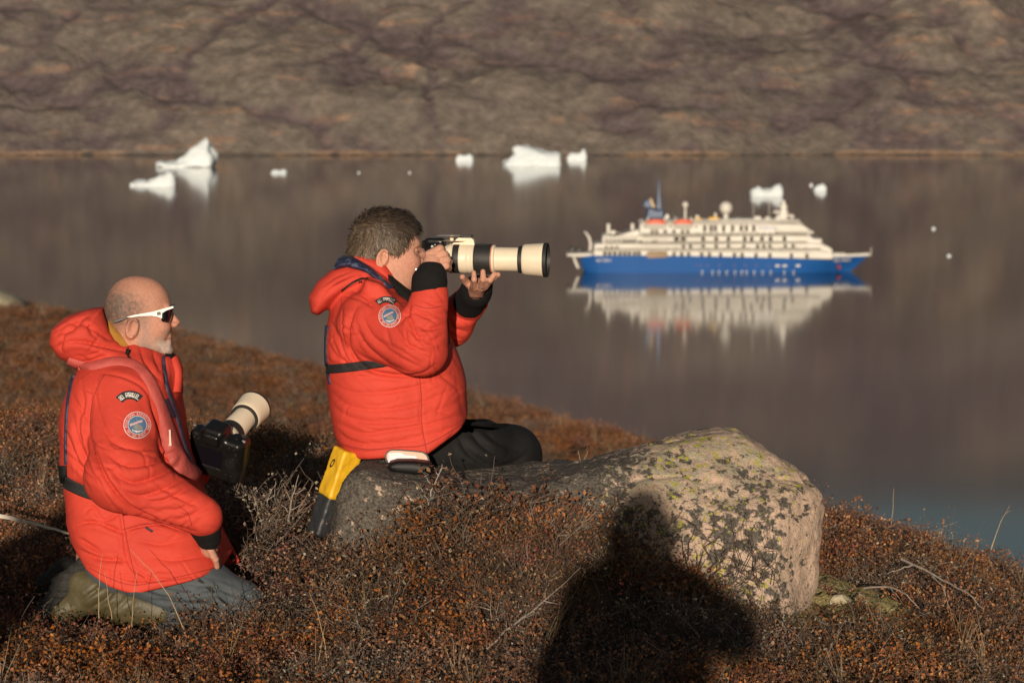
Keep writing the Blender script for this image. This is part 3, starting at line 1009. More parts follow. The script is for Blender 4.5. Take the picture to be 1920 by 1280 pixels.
MOSS_C = V(1.00, 8.52, 0)
def scatter():
    pts, kind, scl = [], [], []
    def batch(y0, y1, dens, margin):
        area_w = 0.38 * y1 + 2 * margin
        n = int(dens * (y1 - y0) * area_w)
        X = rng.uniform(-area_w / 2, area_w / 2, n)
        Y = rng.uniform(y0, y1, n)
        keep = np.abs(X) < (0.19 * Y + margin)
        return X[keep], Y[keep]
    XY = [batch(6.2, 8.0, 115, 0.5), batch(8.0, 11, 100, 0.7), batch(11, 15, 70, 0.8), batch(36, 54, 11, 0.8), batch(54, 88, 7.5, 0.8)]
    X = np.concatenate([q[0] for q in XY])
    Y = np.concatenate([q[1] for q in XY])
    k = (Y - lip_y(X) < 1.0) | ((Y > 30) & (Y - crest_y(X) < 1.2))
    X, Y = X[k], Y[k]
    Z = ground(X, Y)
    P = np.stack([X, Y, Z], 1)
    out = rock_sdf(P + V(0, 0, 0.03)) > -0.03
    # the kneeling man, the bag and the case keep their places clear
    man = ((X + 1.12) / 0.46) ** 2 + ((Y - 8.33) / 0.27) ** 2 < 1
    knee = ((X + 0.84) / 0.09) ** 2 + ((Y - 8.33) / 0.24) ** 2 < 1
    bag = ((X + 0.60) / 0.10) ** 2 + ((Y - 8.60) / 0.30) ** 2 < 1
    moss = ((X - MOSS_C[0]) / 0.25) ** 2 + ((Y - 8.52) / 0.62) ** 2
    out &= ~man & ~knee & ~bag & ((moss > 1) | (rng.random(len(X)) < 0.06))
    P = P[out]
    X, Y = P[:, 0], P[:, 1]
    r = rng.random(len(P))
    patch = fbm(np.stack([X * 1.1, Y * 0.9, 0 * X], 1), 3, 90)
    patch2 = fbm(np.stack([X * 2.3, Y * 1.7, 0 * X + 5], 1), 3, 95)
    idx = np.zeros(len(P), int)
    S = rng.uniform(0.75, 1.2, len(P)) * np.where(Y > 20, 2.1, 1.0)
    front = np.exp(-((X - 0.12) / 0.55) ** 2 - ((Y - 7.95) / 0.55) ** 2)
    for i in range(len(P)):
        w_rust = 0.55 + 0.9 * patch[i] + 0.15 * (Y[i] > 9.5) + 0.8 * (Y[i] > 20) + 0.3 * (X[i] > 0.9) - 0.45 * front[i]
        w_brown = 0.40 + 0.6 * front[i] - 0.4 * patch[i]
        w_red = 0.12 + 0.6 * max(0, patch2[i]) + 0.35 * (Y[i] < 8.6) * (X[i] < -0.4)
        w_twig = 0.10 + 0.35 * front[i] + 0.5 * max(0, -patch2[i])
        w = np.clip([w_rust, w_brown, w_red, w_twig, 0.04 + 0.08 * (Y[i] > 20), 0.03 + 0.25 * max(0, patch2[i] - 0.2)], 0.01, None)
        c = np.searchsorted(np.cumsum(w / w.sum()), r[i])
        lo, hi = list(KIND_RANGE.values())[min(c, 5)]
        idx[i] = rng.integers(lo, hi)
    # shrubs grow taller where they lean on the boulder's front
    lean = np.exp(-((X - 0.05) / 0.42) ** 2 - ((Y - 8.27) / 0.13) ** 2)
    bush = np.exp(-((X + 0.84) / 0.10) ** 2 - ((Y - 8.85) / 0.2) ** 2)
    idx = np.where((bush > 0.4) & (rng.random(len(X)) < 0.6), rng.integers(10, 12, len(X)), idx)
    keep = ~((np.abs(X + 0.60) < 0.13) & (Y > 8.45) & (Y < 9.0))
    P, idx, S, lean, bush, X, Y = [q[keep] for q in (P, idx, S, lean, bush, X, Y)]
    S = S * (1 + 0.45 * lean + 0.6 * bush)
    return P, idx, S

def heath():
    P, idx, S = scatter()
    me = bpy.data.meshes.new('heath')
    me.vertices.add(len(P))
    me.vertices.foreach_set('co', P.astype(np.float32).ravel())
    a = me.attributes.new('pick', 'INT', 'POINT')
    a.data.foreach_set('value', idx.astype(np.int32))
    a = me.attributes.new('size', 'FLOAT', 'POINT')
    a.data.foreach_set('value', S.astype(np.float32))
    a = me.attributes.new('turn', 'FLOAT_VECTOR', 'POINT')
    rot = np.stack([rng.normal(0, 0.16, len(P)), rng.normal(0, 0.16, len(P)), rng.uniform(0, 6.28, len(P))], 1)
    a.data.foreach_set('vector', rot.astype(np.float32).ravel())
    o = put('heath', me, kind='stuff', label='rusty brown dwarf shrub heath covering the slope', category='heath')
    ng = bpy.data.node_groups.new('heath_scatter', 'GeometryNodeTree')
    ng.interface.new_socket('Geometry', in_out='INPUT', socket_type='NodeSocketGeometry')
    ng.interface.new_socket('Geometry', in_out='OUTPUT', socket_type='NodeSocketGeometry')
    N, L = ng.nodes, ng.links
    gi, go = N.new('NodeGroupInput'), N.new('NodeGroupOutput')
    ip = N.new('GeometryNodeInstanceOnPoints')
    ci = N.new('GeometryNodeCollectionInfo')
    ci.inputs['Collection'].default_value = kinds
    ci.inputs['Separate Children'].default_value = True
    ci.inputs['Reset Children'].default_value = True
    def named(nm, tp):
        q = N.new('GeometryNodeInputNamedAttribute')
        q.data_type = tp
        q.inputs['Name'].default_value = nm
        return q.outputs[0]
    L.new(gi.outputs[0], ip.inputs['Points'])
    L.new(ci.outputs[0], ip.inputs['Instance'])
    ip.inputs['Pick Instance'].default_value = True
    L.new(named('pick', 'INT'), ip.inputs['Instance Index'])
    e2r = N.new('FunctionNodeEulerToRotation')
    L.new(named('turn', 'FLOAT_VECTOR'), e2r.inputs[0])
    L.new(e2r.outputs[0], ip.inputs['Rotation'])
    L.new(named('size', 'FLOAT'), ip.inputs['Scale'])
    L.new(ip.outputs[0], go.inputs[0])
    md = o.modifiers.new('scatter', 'NODES')
    md.node_group = ng
heath()

# yellow-green moss cushion beside the boulder
def moss_patch():
    u = np.linspace(-0.34, 0.34, 90)
    A, B = np.meshgrid(u, u * 1.25, indexing='ij')
    X, Y = MOSS_C[0] + A, 8.52 + B * 1.4
    r = np.sqrt((A / 0.30) ** 2 + (B / 0.40) ** 2)
    P = np.stack([X.ravel(), Y.ravel(), 0 * X.ravel()], 1)
    rim = np.clip(1.15 - r + 0.35 * fbm(P * 7, 3, 12).reshape(X.shape), 0, 1)
    lump = 0.030 * np.abs(fbm(P * 16, 4, 15)).reshape(X.shape) + 0.010 * fbm(P * 60, 2, 18).reshape(X.shape) + 0.02
    Z = ground(X, Y) - 0.015 + rim ** 0.5 * (lump + 0.035)
    ii = np.arange(X.size).reshape(X.shape)
    f = np.stack([ii[:-1, :-1], ii[1:, :-1], ii[1:, 1:], ii[:-1, 1:]], -1).reshape(-1, 4)
    put('moss', mesh_from('moss', np.stack([X, Y, Z], -1).reshape(-1, 3), f, MOSS), kind='stuff', label='yellow-green moss cushion beside the foot of the boulder', category='moss')
moss_patch()
small_stone('stone', [(1543, 1140), (1545, 1124), (1558, 1112), (1574, 1108), (1582, 1116), (1594, 1119), (1600, 1140)], 8.55, 0.04, 'pale cracked stone poking from moss beside the boulder', PALE, 14)
small_stone('stone', [(1596, 1142), (1602, 1123), (1615, 1114), (1626, 1120), (1634, 1140)], 8.6, 0.03, 'duller olive stone right of the pale cracked stone', material('olive_stone', (0.20, 0.16, 0.08), (0.30, 0.25, 0.14), scale=30, rough=0.9, bump=0.7, bump_scale=90), 17)

# ------------------------------------------------------------------ single twigs and stalks one can point at
WOOD_PALE = material('weathered_wood', (0.34, 0.29, 0.24), (0.22, 0.18, 0.15), scale=60, rough=0.8, stretch=(1, 1, 0.2))
WOOD_DARK = material('dark_twig', (0.085, 0.055, 0.04), (0.05, 0.035, 0.028), scale=60, rough=0.8)
STRAW = material('dry_straw', (0.42, 0.30, 0.16), (0.32, 0.22, 0.12), scale=80, rough=0.7)

def path(pts):
    return [at(a, b, y) for a, b, y in pts]

def wiggle(p, amp, seed):
    r = np.random.default_rng(seed)
    out = [p[0]]
    for i in range(len(p) - 1):
        for t in (0.33, 0.66, 1.0):
            q = p[i] * (1 - t) + p[i + 1] * t
            out.append(q + (r.normal(0, amp, 3) if t < 1 else 0))
    return out

def twiggy(name, branches, mat, label, cat, r0=0.0028, amp=0.003, group=None, seed=0):
    m = MB()
    for i, b in enumerate(branches):
        p = wiggle(path(b), amp, seed + i)
        n = len(p)
        ra = r0 if i == 0 else r0 * 0.65
        m.tube(p, [ra * (1 - 0.65 * k / (n - 1)) for k in range(n)], n=5)
    o = m.build(name, mat, smooth=True)
    o['label'] = label
    o['category'] = cat
    if group:
        o['group'] = group
    return o

twiggy('bare_shrub', [[(803, 1010, 8.24), (801, 965, 8.26), (808, 930, 8.28), (820, 895, 8.29), (829, 870, 8.30)], [(805, 945, 8.27), (792, 918, 8.25), (777, 903, 8.24)], [(807, 935, 8.28), (826, 920, 8.30), (843, 903, 8.31)], [(812, 915, 8.28), (800, 895, 8.26), (796, 885, 8.26)], [(825, 883, 8.3), (838, 874, 8.31)], [(822, 890, 8.3), (814, 876, 8.3)]], WOOD_PALE, 'bare grey forked twig standing in front of the black case', 'twig', 0.003)
def bushy(root, spread, height, n, label, seed, mat=WOOD_DARK, r0=0.0017):
    """Leafless little shrub: many thin crooked twigs from one root."""
    r = np.random.default_rng(seed)
    m = MB()
    R = at(*root)
    for i in range(n):
        a = r.uniform(-1, 1)
        d = V(a * spread * r.uniform(0.5, 1), r.normal(0, 0.03), height * r.uniform(0.45, 1.0) * (1 - 0.4 * a * a))
        b0 = V(r.normal(0, 0.055), r.normal(0, 0.012), r.normal(-0.02, 0.02))
        pts = [R + b0]
        for t in (0.25, 0.5, 0.75, 1.0):
            pts.append(R + b0 * (1 - 0.3 * t) + d * t + r.normal(0, 0.011, 3) + V(0, 0, -0.02 * t * t))
        m.tube(pts, [r0, r0 * 0.85, r0 * 0.7, r0 * 0.5, r0 * 0.35], n=4)
        for k in (1, 2, 3, 3, 4):
            q = pts[k] + V(r.normal(0, 0.028), r.normal(0, 0.015), r.uniform(0.0, 0.045))
            m.tube([pts[k], (pts[k] + q) / 2 + r.normal(0, 0.004, 3), q], [r0 * 0.55, r0 * 0.45, r0 * 0.28], n=4)
    o = m.build('bare_shrub', mat, smooth=True)
    o['label'] = label
    o['category'] = 'shrub'
bushy((1205, 985, 8.27), 0.11, 0.17, 9, 'dark spiky bare shrub against the boulder where the head shadow falls', 20)
bushy((1322, 1050, 8.22), 0.12, 0.20, 10, 'dark bare shrub rising before the middle of the lichen face', 40)
bushy((1425, 1090, 8.16), 0.13, 0.19, 11, 'dark bare shrub before the right end of the lichen face', 60)
twiggy('fallen_branch', [[(912, 1216, 7.70), (965, 1170, 7.76), (1010, 1135, 7.82), (1050, 1100, 7.88), (1088, 1064, 7.92)], [(1020, 1126, 7.83), (1046, 1132, 7.82)]], WOOD_PALE, 'pale straight dead twig lying left of the big shadow', 'twig', 0.0028, 0.0015, seed=80)
twiggy('fallen_branch', [[(1690, 1048, 8.75), (1712, 1058, 8.7), (1767, 1087, 8.6), (1813, 1110, 8.5), (1845, 1142, 8.42)], [(1745, 1075, 8.65), (1770, 1100, 8.55), (1778, 1135, 8.5)], [(1712, 1058, 8.7), (1690, 1066, 8.68), (1664, 1075, 8.66)]], WOOD_PALE, 'longest arching grey bare branch on the heath right of boulder', 'branch', 0.0038, 0.002, seed=90)
twiggy('fallen_branch', [[(1620, 1102, 8.55), (1668, 1100, 8.5), (1700, 1114, 8.44), (1724, 1140, 8.4)], [(1668, 1100, 8.5), (1690, 1126, 8.42)]], WOOD_PALE, 'shorter arching grey branch between moss and the longest branch', 'branch', 0.003, 0.002, seed=100)
twiggy('grass_stalk', [[(1858, 1030, 10.2), (1868, 1000, 10.22), (1880, 970, 10.25), (1893, 948, 10.3)], [(1885, 962, 10.27), (1896, 957, 10.3)]], STRAW, 'tall pale grass stalk before the water at lower right', 'grass stalk', 0.0022, 0.001, seed=110)
twiggy('grass_stalk', [[(1670, 990, 10.6), (1674, 960, 10.6), (1676, 915, 10.65)]], STRAW, 'faint thin stalk against the water just right of boulder', 'grass stalk', 0.0018, 0.001, seed=111)
twiggy('grass_stalk', [[(186, 1165, 7.86), (185, 1120, 7.86), (186, 1080, 7.86), (192, 1038, 7.86)]], STRAW, 'thin upright dry stalk before the olive boot, left one', 'grass stalk', 0.0014, 0.0008, seed=112)
twiggy('grass_stalk', [[(210, 1160, 7.85), (202, 1115, 7.85), (196, 1072, 7.85)]], STRAW, 'thin dry stalk leaning left before the olive boot', 'grass stalk', 0.0012, 0.0008, seed=113)
twiggy('grass_stalk', [[(247, 1185, 7.84), (249, 1130, 7.84), (257, 1070, 7.84)]], STRAW, 'thin upright dry stalk before the red jacket hem', 'grass stalk', 0.0012, 0.0008, seed=114)
twiggy('grass_stalk', [[(345, 1180, 7.8), (318, 1118, 7.8), (285, 1070, 7.8), (245, 1030, 7.8)]], STRAW, 'long dry stalk slanting across the red jacket hem', 'grass stalk', 0.0014, 0.001, seed=115)
twiggy('grass_stalk', [[(618, 1270, 7.45), (610, 1210, 7.45), (596, 1150, 7.46), (580, 1110, 7.46)]], STRAW, 'long curved stalk at the bottom below the yellow bag', 'grass stalk', 0.0014, 0.001, seed=116)
twiggy('grass_stalk', [[(1022, 905, 9.6), (1012, 870, 9.6), (1006, 835, 9.6)], [(1010, 860, 9.6), (1004, 848, 9.6)]], STRAW, 'dry stalk standing right of the seated man\'s knee', 'grass stalk', 0.0016, 0.001, seed=117)
twiggy('bare_shrub', [[(1096, 900, 9.7), (1090, 868, 9.7), (1084, 845, 9.7)], [(1091, 872, 9.7), (1100, 852, 9.7), (1102, 838, 9.7)], [(1092, 880, 9.7), (1080, 862, 9.7)]], WOOD_PALE, 'small pale forked twig behind the low part of boulder', 'twig', 0.0022, seed=118)
twiggy('bare_shrub', [[(540, 975, 8.75), (548, 930, 8.75), (560, 890, 8.75)], [(546, 940, 8.75), (530, 905, 8.75)], [(549, 925, 8.75), (572, 915, 8.75)], [(543, 955, 8.75), (575, 945, 8.73)], [(540, 960, 8.75), (520, 935, 8.74)]], WOOD_PALE, 'tangled grey bare shrub between the kneeling man and bag', 'shrub', 0.0024, seed=130)
twiggy('bare_shrub', [[(415, 1165, 7.95), (440, 1120, 7.95), (436, 1085, 7.95)], [(436, 1115, 7.95), (458, 1100, 7.95)], [(430, 1135, 7.95), (470, 1128, 7.94)], [(420, 1150, 7.95), (392, 1120, 7.95), (382, 1090, 7.95)]], WOOD_DARK, 'dark bare twig before the kneeling man\'s knee', 'twig', 0.002, seed=140)
twiggy('stick', [[(-60, 953, 9.2), (0, 967, 9.15), (60, 980, 9.1), (105, 992, 9.05), (155, 1008, 9.0)]], material('bleached_stick', (0.66, 0.60, 0.50), (0.50, 0.44, 0.36), scale=40, rough=0.7), 'bleached stick lying half in shadow behind the kneeling man', 'stick', 0.0080, 0.001, seed=150)
# ------------------------------------------------------------------ tools for dressed figures
def at_many(px, py, Y):
    a = (px - 960) / F
    b = (640 - py) / F
    t = Y / (CP + b * SP)
    return np.stack([a * t, Y + 0 * a, (-SP + b * CP) * t], -1)

class Surf:
    """A creased cloth surface that straps, badges and seams can be laid on."""
    def __init__(self, sdf, lo, hi, h, disp):
        v, f = nets(sdf, lo, hi, h)
        v = v + grad(sdf, v, h * 0.8) * disp(v, grad(sdf, v, h * 0.8))[:, None]
        self.sdf = sdf
        self.bvh = BVHTree.FromPolygons([tuple(q) for q in v], [tuple(int(i) for i in q) for q in f])
    def __call__(self, P):
        return self.sdf(P)
    def hit(self, px, py, y0, y1):
        D = at_many(px, py, np.full(len(px), 1.0))
        out = np.empty((len(px), 3))
        for i, d in enumerate(D):
            v = Vector(d)
            o = v * (y0 - 0.15)
            loc = self.bvh.ray_cast(o, v.normalized(), 3.0)[0]
            if loc is None:
                q = self.bvh.find_nearest(v * ((y0 + y1) / 2))[0]
                out[i] = q
            else:
                out[i] = loc
        return out, grad(self.sdf, out, 0.006)

def hit(sdf, px, py, y0, y1, n=160):
    """First surface point of a shape along the sight lines (used to lay straps and badges on cloth)."""
    px, py = np.asarray(px, float), np.asarray(py, float)
    if isinstance(sdf, Surf):
        return sdf.hit(px, py, y0, y1)
    Ys = np.linspace(y0, y1, n)
    D = np.stack([sdf(at_many(px, py, Y + 0 * px)) for Y in Ys], 1)
    neg = D < 0
    first = np.where(neg.any(1), neg.argmax(1), n - 1)
    first = np.clip(first, 1, n - 1)
    r = np.arange(len(px))
    d0, d1 = D[r, first - 1], D[r, first]
    t = np.where(neg.any(1), d0 / np.where(np.abs(d0 - d1) < 1e-9, 1, d0 - d1), 1)
    Y = Ys[first - 1] + (Ys[first] - Ys[first - 1]) * np.clip(t, 0, 1)
    P = at_many(px, py, Y)
    return P, grad(sdf, P)

def resample(pts, step=3.0):
    pts = np.asarray(pts, float)
    # Catmull-Rom through the knots
    out = []
    n = len(pts)
    for i in range(n - 1):
        p0, p1, p2, p3 = pts[max(i - 1, 0)], pts[i], pts[i + 1], pts[min(i + 2, n - 1)]
        m = max(2, int(np.linalg.norm(p2 - p1) / step))
        for t in np.linspace(0, 1, m, endpoint=False):
            out.append(0.5 * ((2 * p1) + (-p0 + p2) * t + (2 * p0 - 5 * p1 + 4 * p2 - p3) * t * t + (-p0 + 3 * p1 - 3 * p2 + p3) * t ** 3))
    out.append(pts[-1])
    return np.array(out)

def strip(name, sdf, path_px, half_px, thick, mat, parent, y0, y1, across=7, round_=True, label=None, lift=0.0015):
    c = resample(path_px)
    t = np.gradient(c, axis=0)
    t /= np.linalg.norm(t, axis=1)[:, None]
    nrm = np.stack([-t[:, 1], t[:, 0]], 1)
    u = np.linspace(-1, 1, across)
    hw = half_px if np.ndim(half_px) else np.full(len(c), half_px)
    if len(hw) != len(c):
        hw = np.interp(np.linspace(0, 1, len(c)), np.linspace(0, 1, len(hw)), hw)
    Q = c[:, None, :] + nrm[:, None, :] * u[None, :, None] * hw[:, None, None]
    P, N = hit(sdf, Q[..., 0].ravel(), Q[..., 1].ravel(), y0, y1)
    # even out jumps along the band
    P = P.reshape(len(c), across, 3)
    N = N.reshape(len(c), across, 3)
    prof = (1 - np.abs(u) ** 3) if round_ else np.where(np.abs(u) < 0.99, 1.0, 0.0)
    top = P + N * (lift + thick * prof[None, :, None])
    low = P - N * 0.006
    vs = np.concatenate([top.reshape(-1, 3), low[:, 0], low[:, -1]])
    k = len(c)
    ii = np.arange(k * across).reshape(k, across)
    fs = [tuple(q) for q in np.stack([ii[:-1, :-1], ii[1:, :-1], ii[1:, 1:], ii[:-1, 1:]], -1).reshape(-1, 4)]
    a0, b0 = k * across, k * across + k
    for i in range(k - 1):
        fs.append((a0 + i, a0 + i + 1, ii[i + 1, 0], ii[i, 0]))
        fs.append((ii[i, -1], ii[i + 1, -1], b0 + i + 1, b0 + i))
    o = put(name, mesh_from(name, vs, fs, mat), parent)
    if label:
        o['label'] = label
    return o

def decal(name, sdf, pts_px, faces, lift, mat, parent, y0, y1):
    pts_px = np.asarray(pts_px, float)
    P, N = hit(sdf, pts_px[:, 0], pts_px[:, 1], y0, y1, 120)
    return put(name, mesh_from(name, P + N * lift, faces, mat, smooth=True), parent)

def disc_pts(cx, cy, r0, r1, rings=5, n=40, tilt=0.0, squash=1.0):
    pts, fs = [], []
    for i in range(rings + 1):
        r = r0 + (r1 - r0) * i / rings
        for k in range(n):
            w = 2 * math.pi * k / n
            x, y = r * math.cos(w), r * math.sin(w) * squash
            pts.append((cx + x * math.cos(tilt) - y * math.sin(tilt), cy + x * math.sin(tilt) + y * math.cos(tilt)))
    for i in range(rings):
        for k in range(n):
            fs.append((i * n + k, i * n + (k + 1) % n, (i + 1) * n + (k + 1) % n, (i + 1) * n + k))
    return pts, fs

def text_tris(s):
    cu = bpy.data.curves.new('tmp_text', 'FONT')
    cu.body = s
    cu.align_x = 'CENTER'
    cu.size = 1.0
    ob = bpy.data.objects.new('tmp_text', cu)
    COL.objects.link(ob)
    dg = bpy.context.evaluated_depsgraph_get()
    dg.update()
    me = bpy.data.meshes.new_from_object(ob.evaluated_get(dg))
    v = np.array([p.co[:2] for p in me.vertices]) if len(me.vertices) else np.zeros((0, 2))
    f = [tuple(p.vertices) for p in me.polygons]
    bpy.data.objects.remove(ob)
    bpy.data.meshes.remove(me)
    return v, f

def arc_text(s, cx, cy, r, a0, a1, size, flip=False):
    """Letters set round a circle (photo units); angles in degrees clockwise from the top."""
    pts, fs = [], []
    n = len(s)
    for i, ch in enumerate(s):
        if ch == ' ':
            continue
        a = math.radians(a0 + (a1 - a0) * (i + 0.5) / n)
        v, f = text_tris(ch)
        if not len(v):
            continue
        b = len(pts)
        for (x, y) in v:
            x, y = x * size, y * size - size * 0.35
            if flip:
                rr, off = r - y, -x
            else:
                rr, off = r + y, x
            pts.append((cx + rr * math.sin(a) + off * math.cos(a), cy - rr * math.cos(a) + off * math.sin(a)))
        fs += [tuple(b + q for q in t) for t in f]
    return pts, fs

def poly_dist(px, py, pts):
    pts = np.asarray(pts, float)
    best = np.full(px.shape, 1e9)
    sign = np.ones(px.shape)
    par = np.zeros(px.shape)
    seg = np.linalg.norm(np.diff(pts, axis=0), axis=1)
    cum = np.concatenate([[0], np.cumsum(seg)])
    for i in range(len(pts) - 1):
        a, b = pts[i], pts[i + 1]
        ex, ey = b - a
        wx, wy = px - a[0], py - a[1]
        t = np.clip((wx * ex + wy * ey) / (ex * ex + ey * ey), 0, 1)
        d = np.hypot(wx - ex * t, wy - ey * t)
        m = d < best
        best = np.where(m, d, best)
        sign = np.where(m, np.sign(ex * wy - ey * wx), sign)
        par = np.where(m, (cum[i] + t * seg[i]) / cum[-1], par)
    return best, sign, par

def fold(v, n, strokes):
    """Push real creases into cloth: a valley along each stroke with a soft ridge on one side."""
    px, py = proj(v)
    view = -v / np.linalg.norm(v, axis=1)[:, None]
    face = np.clip((n * view).sum(1) * 2.5, 0, 1)
    out = np.zeros(len(v))
    for pts, depth, w in strokes:
        pts = resample(pts, 6)
        bx = (px > pts[:, 0].min() - 5 * abs(w)) & (px < pts[:, 0].max() + 5 * abs(w)) & (py > pts[:, 1].min() - 5 * abs(w)) & (py < pts[:, 1].max() + 5 * abs(w)) & (face > 0)
        if not bx.any():
            continue
        d, s, t = poly_dist(px[bx], py[bx], pts)
        sd = d * s
        w_ = abs(w)
        env = np.clip(np.sin(np.pi * np.clip(t, 0.02, 0.98)), 0, 1) ** 0.6 * 1.15
        g = -1.15 * np.exp(-np.abs(sd) / (0.62 * w_)) + 0.45 * np.exp(-((sd - np.sign(w) * 2.0 * w_) / (1.5 * w_)) ** 2) + 0.25 * np.exp(-((sd + np.sign(w) * 2.2 * w_) / (1.4 * w_)) ** 2)
        out[bx] += depth * g * env * face[bx]
    return out

def crinkle(v, n, box, angle, count, seed, depth=0.0024):
    """A scatter of short sharp creases running roughly one way across cloth."""
    r = np.random.default_rng(seed)
    st = []
    for _ in range(count):
        x, y = r.uniform(box[0], box[2]), r.uniform(box[1], box[3])
        a = math.radians(angle + r.normal(0, 30))
        L = r.uniform(9, 38)
        b = r.normal(0, 4)
        st.append(([(x - L * math.cos(a), y - L * math.sin(a)), (x - b * math.sin(a), y + b * math.cos(a)), (x + L * math.cos(a), y + L * math.sin(a))], depth * r.uniform(0.5, 1.3), r.uniform(1.8, 3.2) * r.choice([-1, 1])))
    return fold(v, n, st)

def puff(v, M, scale, amp, seed):
    """Soft quilted creasing stretched along one direction. M rows: along, across, depth."""
    q = v @ np.asarray(M).T
    q = q * np.array([0.35, 1.0, 0.6]) * scale
    warp = np.stack([vn(q * 0.7 + 31, seed + 7), vn(q * 0.7 + 77, seed + 8), vn(q * 0.7 + 13, seed + 9)], 1)
    q = q + 0.8 * warp
    r = np.sqrt(vn(q, seed) ** 2 + 0.004) * 2 - 0.6
    r2 = np.sqrt(vn(q * 2.1 + 5, seed + 3) ** 2 + 0.004) * 2 - 0.6
    return amp * (0.75 * r + 0.25 * r2)

def ear_rim(P, c, rx, rz, tilt):
    """Folded outer rim and lobe of an ear."""
    d = None
    for i in range(9):
        pts = []
        for k in (i, i + 1):
            w = math.radians(-35 + k * 27)
            x, z = -rx * math.sin(w), rz * math.cos(w)
            pts.append(c + V(x * math.cos(tilt) + z * math.sin(tilt), 0, -x * math.sin(tilt) + z * math.cos(tilt)))
        q = cap(P, pts[0], pts[1], 0.0036, 0.0036)
        d = q if d is None else np.minimum(d, q)
    return d

def rotm(deg):
    a = math.radians(deg)
    return np.array([[math.cos(a), 0, math.sin(a)], [-math.sin(a), 0, math.cos(a)], [0, 1, 0]])

def sdf_mesh(name, sdf, lo, hi, h, mat, parent, disp=None, colors=None, it=0, **kw):
    v, f = nets(sdf, lo, hi, h)
    if it:
        v = relax(v, f, it)
    n = grad(sdf, v, h * 0.8)
    if disp is not None:
        v = v + n * disp(v, n)[:, None]
    c = colors(v, n) if colors is not None else None
    o = put(name, mesh_from(name, v, f, mat, colors=c), parent)
    for k, q in kw.items():
        o[k] = q
    return o

def bounds(pts, m):
    p = np.array(pts)
    return p.min(0) - m, p.max(0) + m

# ------------------------------------------------------------------ cloth, skin and kit materials
def parka_material():
    m = material('red_parka_cloth', (0.56, 0.056, 0.034), (0.48, 0.046, 0.029), scale=7, rough=0.7, spec=0.2, bump=0.16, bump_scale=38)
    for nd in m.node_tree.nodes:
        if nd.type == 'BUMP':
            nd.inputs['Distance'].default_value = 0.010
    return m
RED = parka_material()
SEAM = material('red_seam_thread', (0.34, 0.026, 0.018), (0.28, 0.022, 0.016), scale=300, rough=0.8)
DULL_RED = material('life_vest_cloth', (0.44, 0.075, 0.060), (0.38, 0.06, 0.05), scale=30, rough=0.7, bump=0.25, bump_scale=80)
BLACK_CLOTH = material('black_knit', (0.007, 0.0065, 0.0065), (0.012, 0.011, 0.011), scale=200, rough=0.9, bump=0.5, bump_scale=300, spec=0.2)
BLACK_WEB = material('black_webbing', (0.010, 0.0095, 0.0095), (0.016, 0.015, 0.015), scale=300, rough=0.7, bump=0.4, bump_scale=500)
NAVY = material('navy_trim', (0.020, 0.020, 0.045), (0.03, 0.03, 0.06), scale=60, rough=0.6)
LINING = material('navy_print_lining', (0.012, 0.016, 0.05), (0.12, 0.16, 0.26), scale=38, rough=0.7, contrast=(0.52, 0.68))
OCHRE = material('ochre_fleece', (0.36, 0.17, 0.025), (0.30, 0.14, 0.02), scale=60, rough=0.95, bump=0.3, bump_scale=200)
TROUSER_A = material('slate_trouser_cloth', (0.060, 0.072, 0.080), (0.048, 0.058, 0.065), scale=16, rough=0.75, bump=0.2, bump_scale=60)
TROUSER_B = material('black_trouser_cloth', (0.006, 0.0055, 0.0055), (0.0095, 0.0088, 0.0085), scale=16, spec=0.25, rough=0.75, bump=0.25, bump_scale=50)
BOOT = material('olive_rubber', (0.082, 0.066, 0.028), (0.060, 0.048, 0.021), scale=24, rough=0.55, bump=0.3, bump_scale=60)
SOLE = material('grey_sole_rubber', (0.022, 0.020, 0.016), (0.014, 0.013, 0.011), scale=40, rough=0.8, bump=0.6, bump_scale=90)
SKIN = material('skin', (0.92, 0.88, 0.87), (1.08, 1.07, 1.06), scale=130, rough=0.5, tint=True, bump=0.4, bump_scale=330, spec=0.4, detail=6)
SKIN.node_tree.nodes['Principled BSDF'].inputs['Subsurface Weight'].default_value = 0.03
SKIN.node_tree.nodes['Principled BSDF'].inputs['Subsurface Radius'].default_value = (0.008, 0.003, 0.0015)
HAIR = material('hair', (0.9, 0.9, 0.9), (1.1, 1.1, 1.1), scale=90, rough=0.5, tint=True, spec=0.35)
LENS_CREAM = material('cream_lens_enamel', (0.70, 0.60, 0.45), (0.67, 0.57, 0.425), scale=40, rough=0.42, spec=0.45)
RUBBER = material('black_rubber', (0.012, 0.0115, 0.011), (0.018, 0.017, 0.016), scale=80, rough=0.6)
CAM_BLACK = material('black_camera_shell', (0.006, 0.0055, 0.005), (0.010, 0.009, 0.008), scale=60, rough=0.28, spec=0.5, bump=0.1, bump_scale=300)
CAM_METAL = material('bright_metal', (0.7, 0.68, 0.62), rough=0.25, metallic=0.9)
RED_LINE = material('red_enamel', (0.5, 0.03, 0.02), rough=0.4)
GLASS_DARK = material('dark_glass', (0.006, 0.005, 0.008), rough=0.06, spec=0.6)
WHITE_PLASTIC = material('white_plastic', (0.78, 0.74, 0.66), rough=0.3)
BLACK_PLASTIC = material('black_plastic', (0.012, 0.012, 0.012), rough=0.3)
THREAD_WHITE = material('white_thread', (0.70, 0.66, 0.62), (0.58, 0.54, 0.52), scale=500, rough=0.8)
THREAD_RED = material('badge_red_thread', (0.50, 0.05, 0.045), (0.42, 0.04, 0.04), scale=500, rough=0.8)
THREAD_BLUE = material('badge_blue_thread', (0.05, 0.11, 0.22), (0.09, 0.19, 0.30), scale=200, rough=0.8)
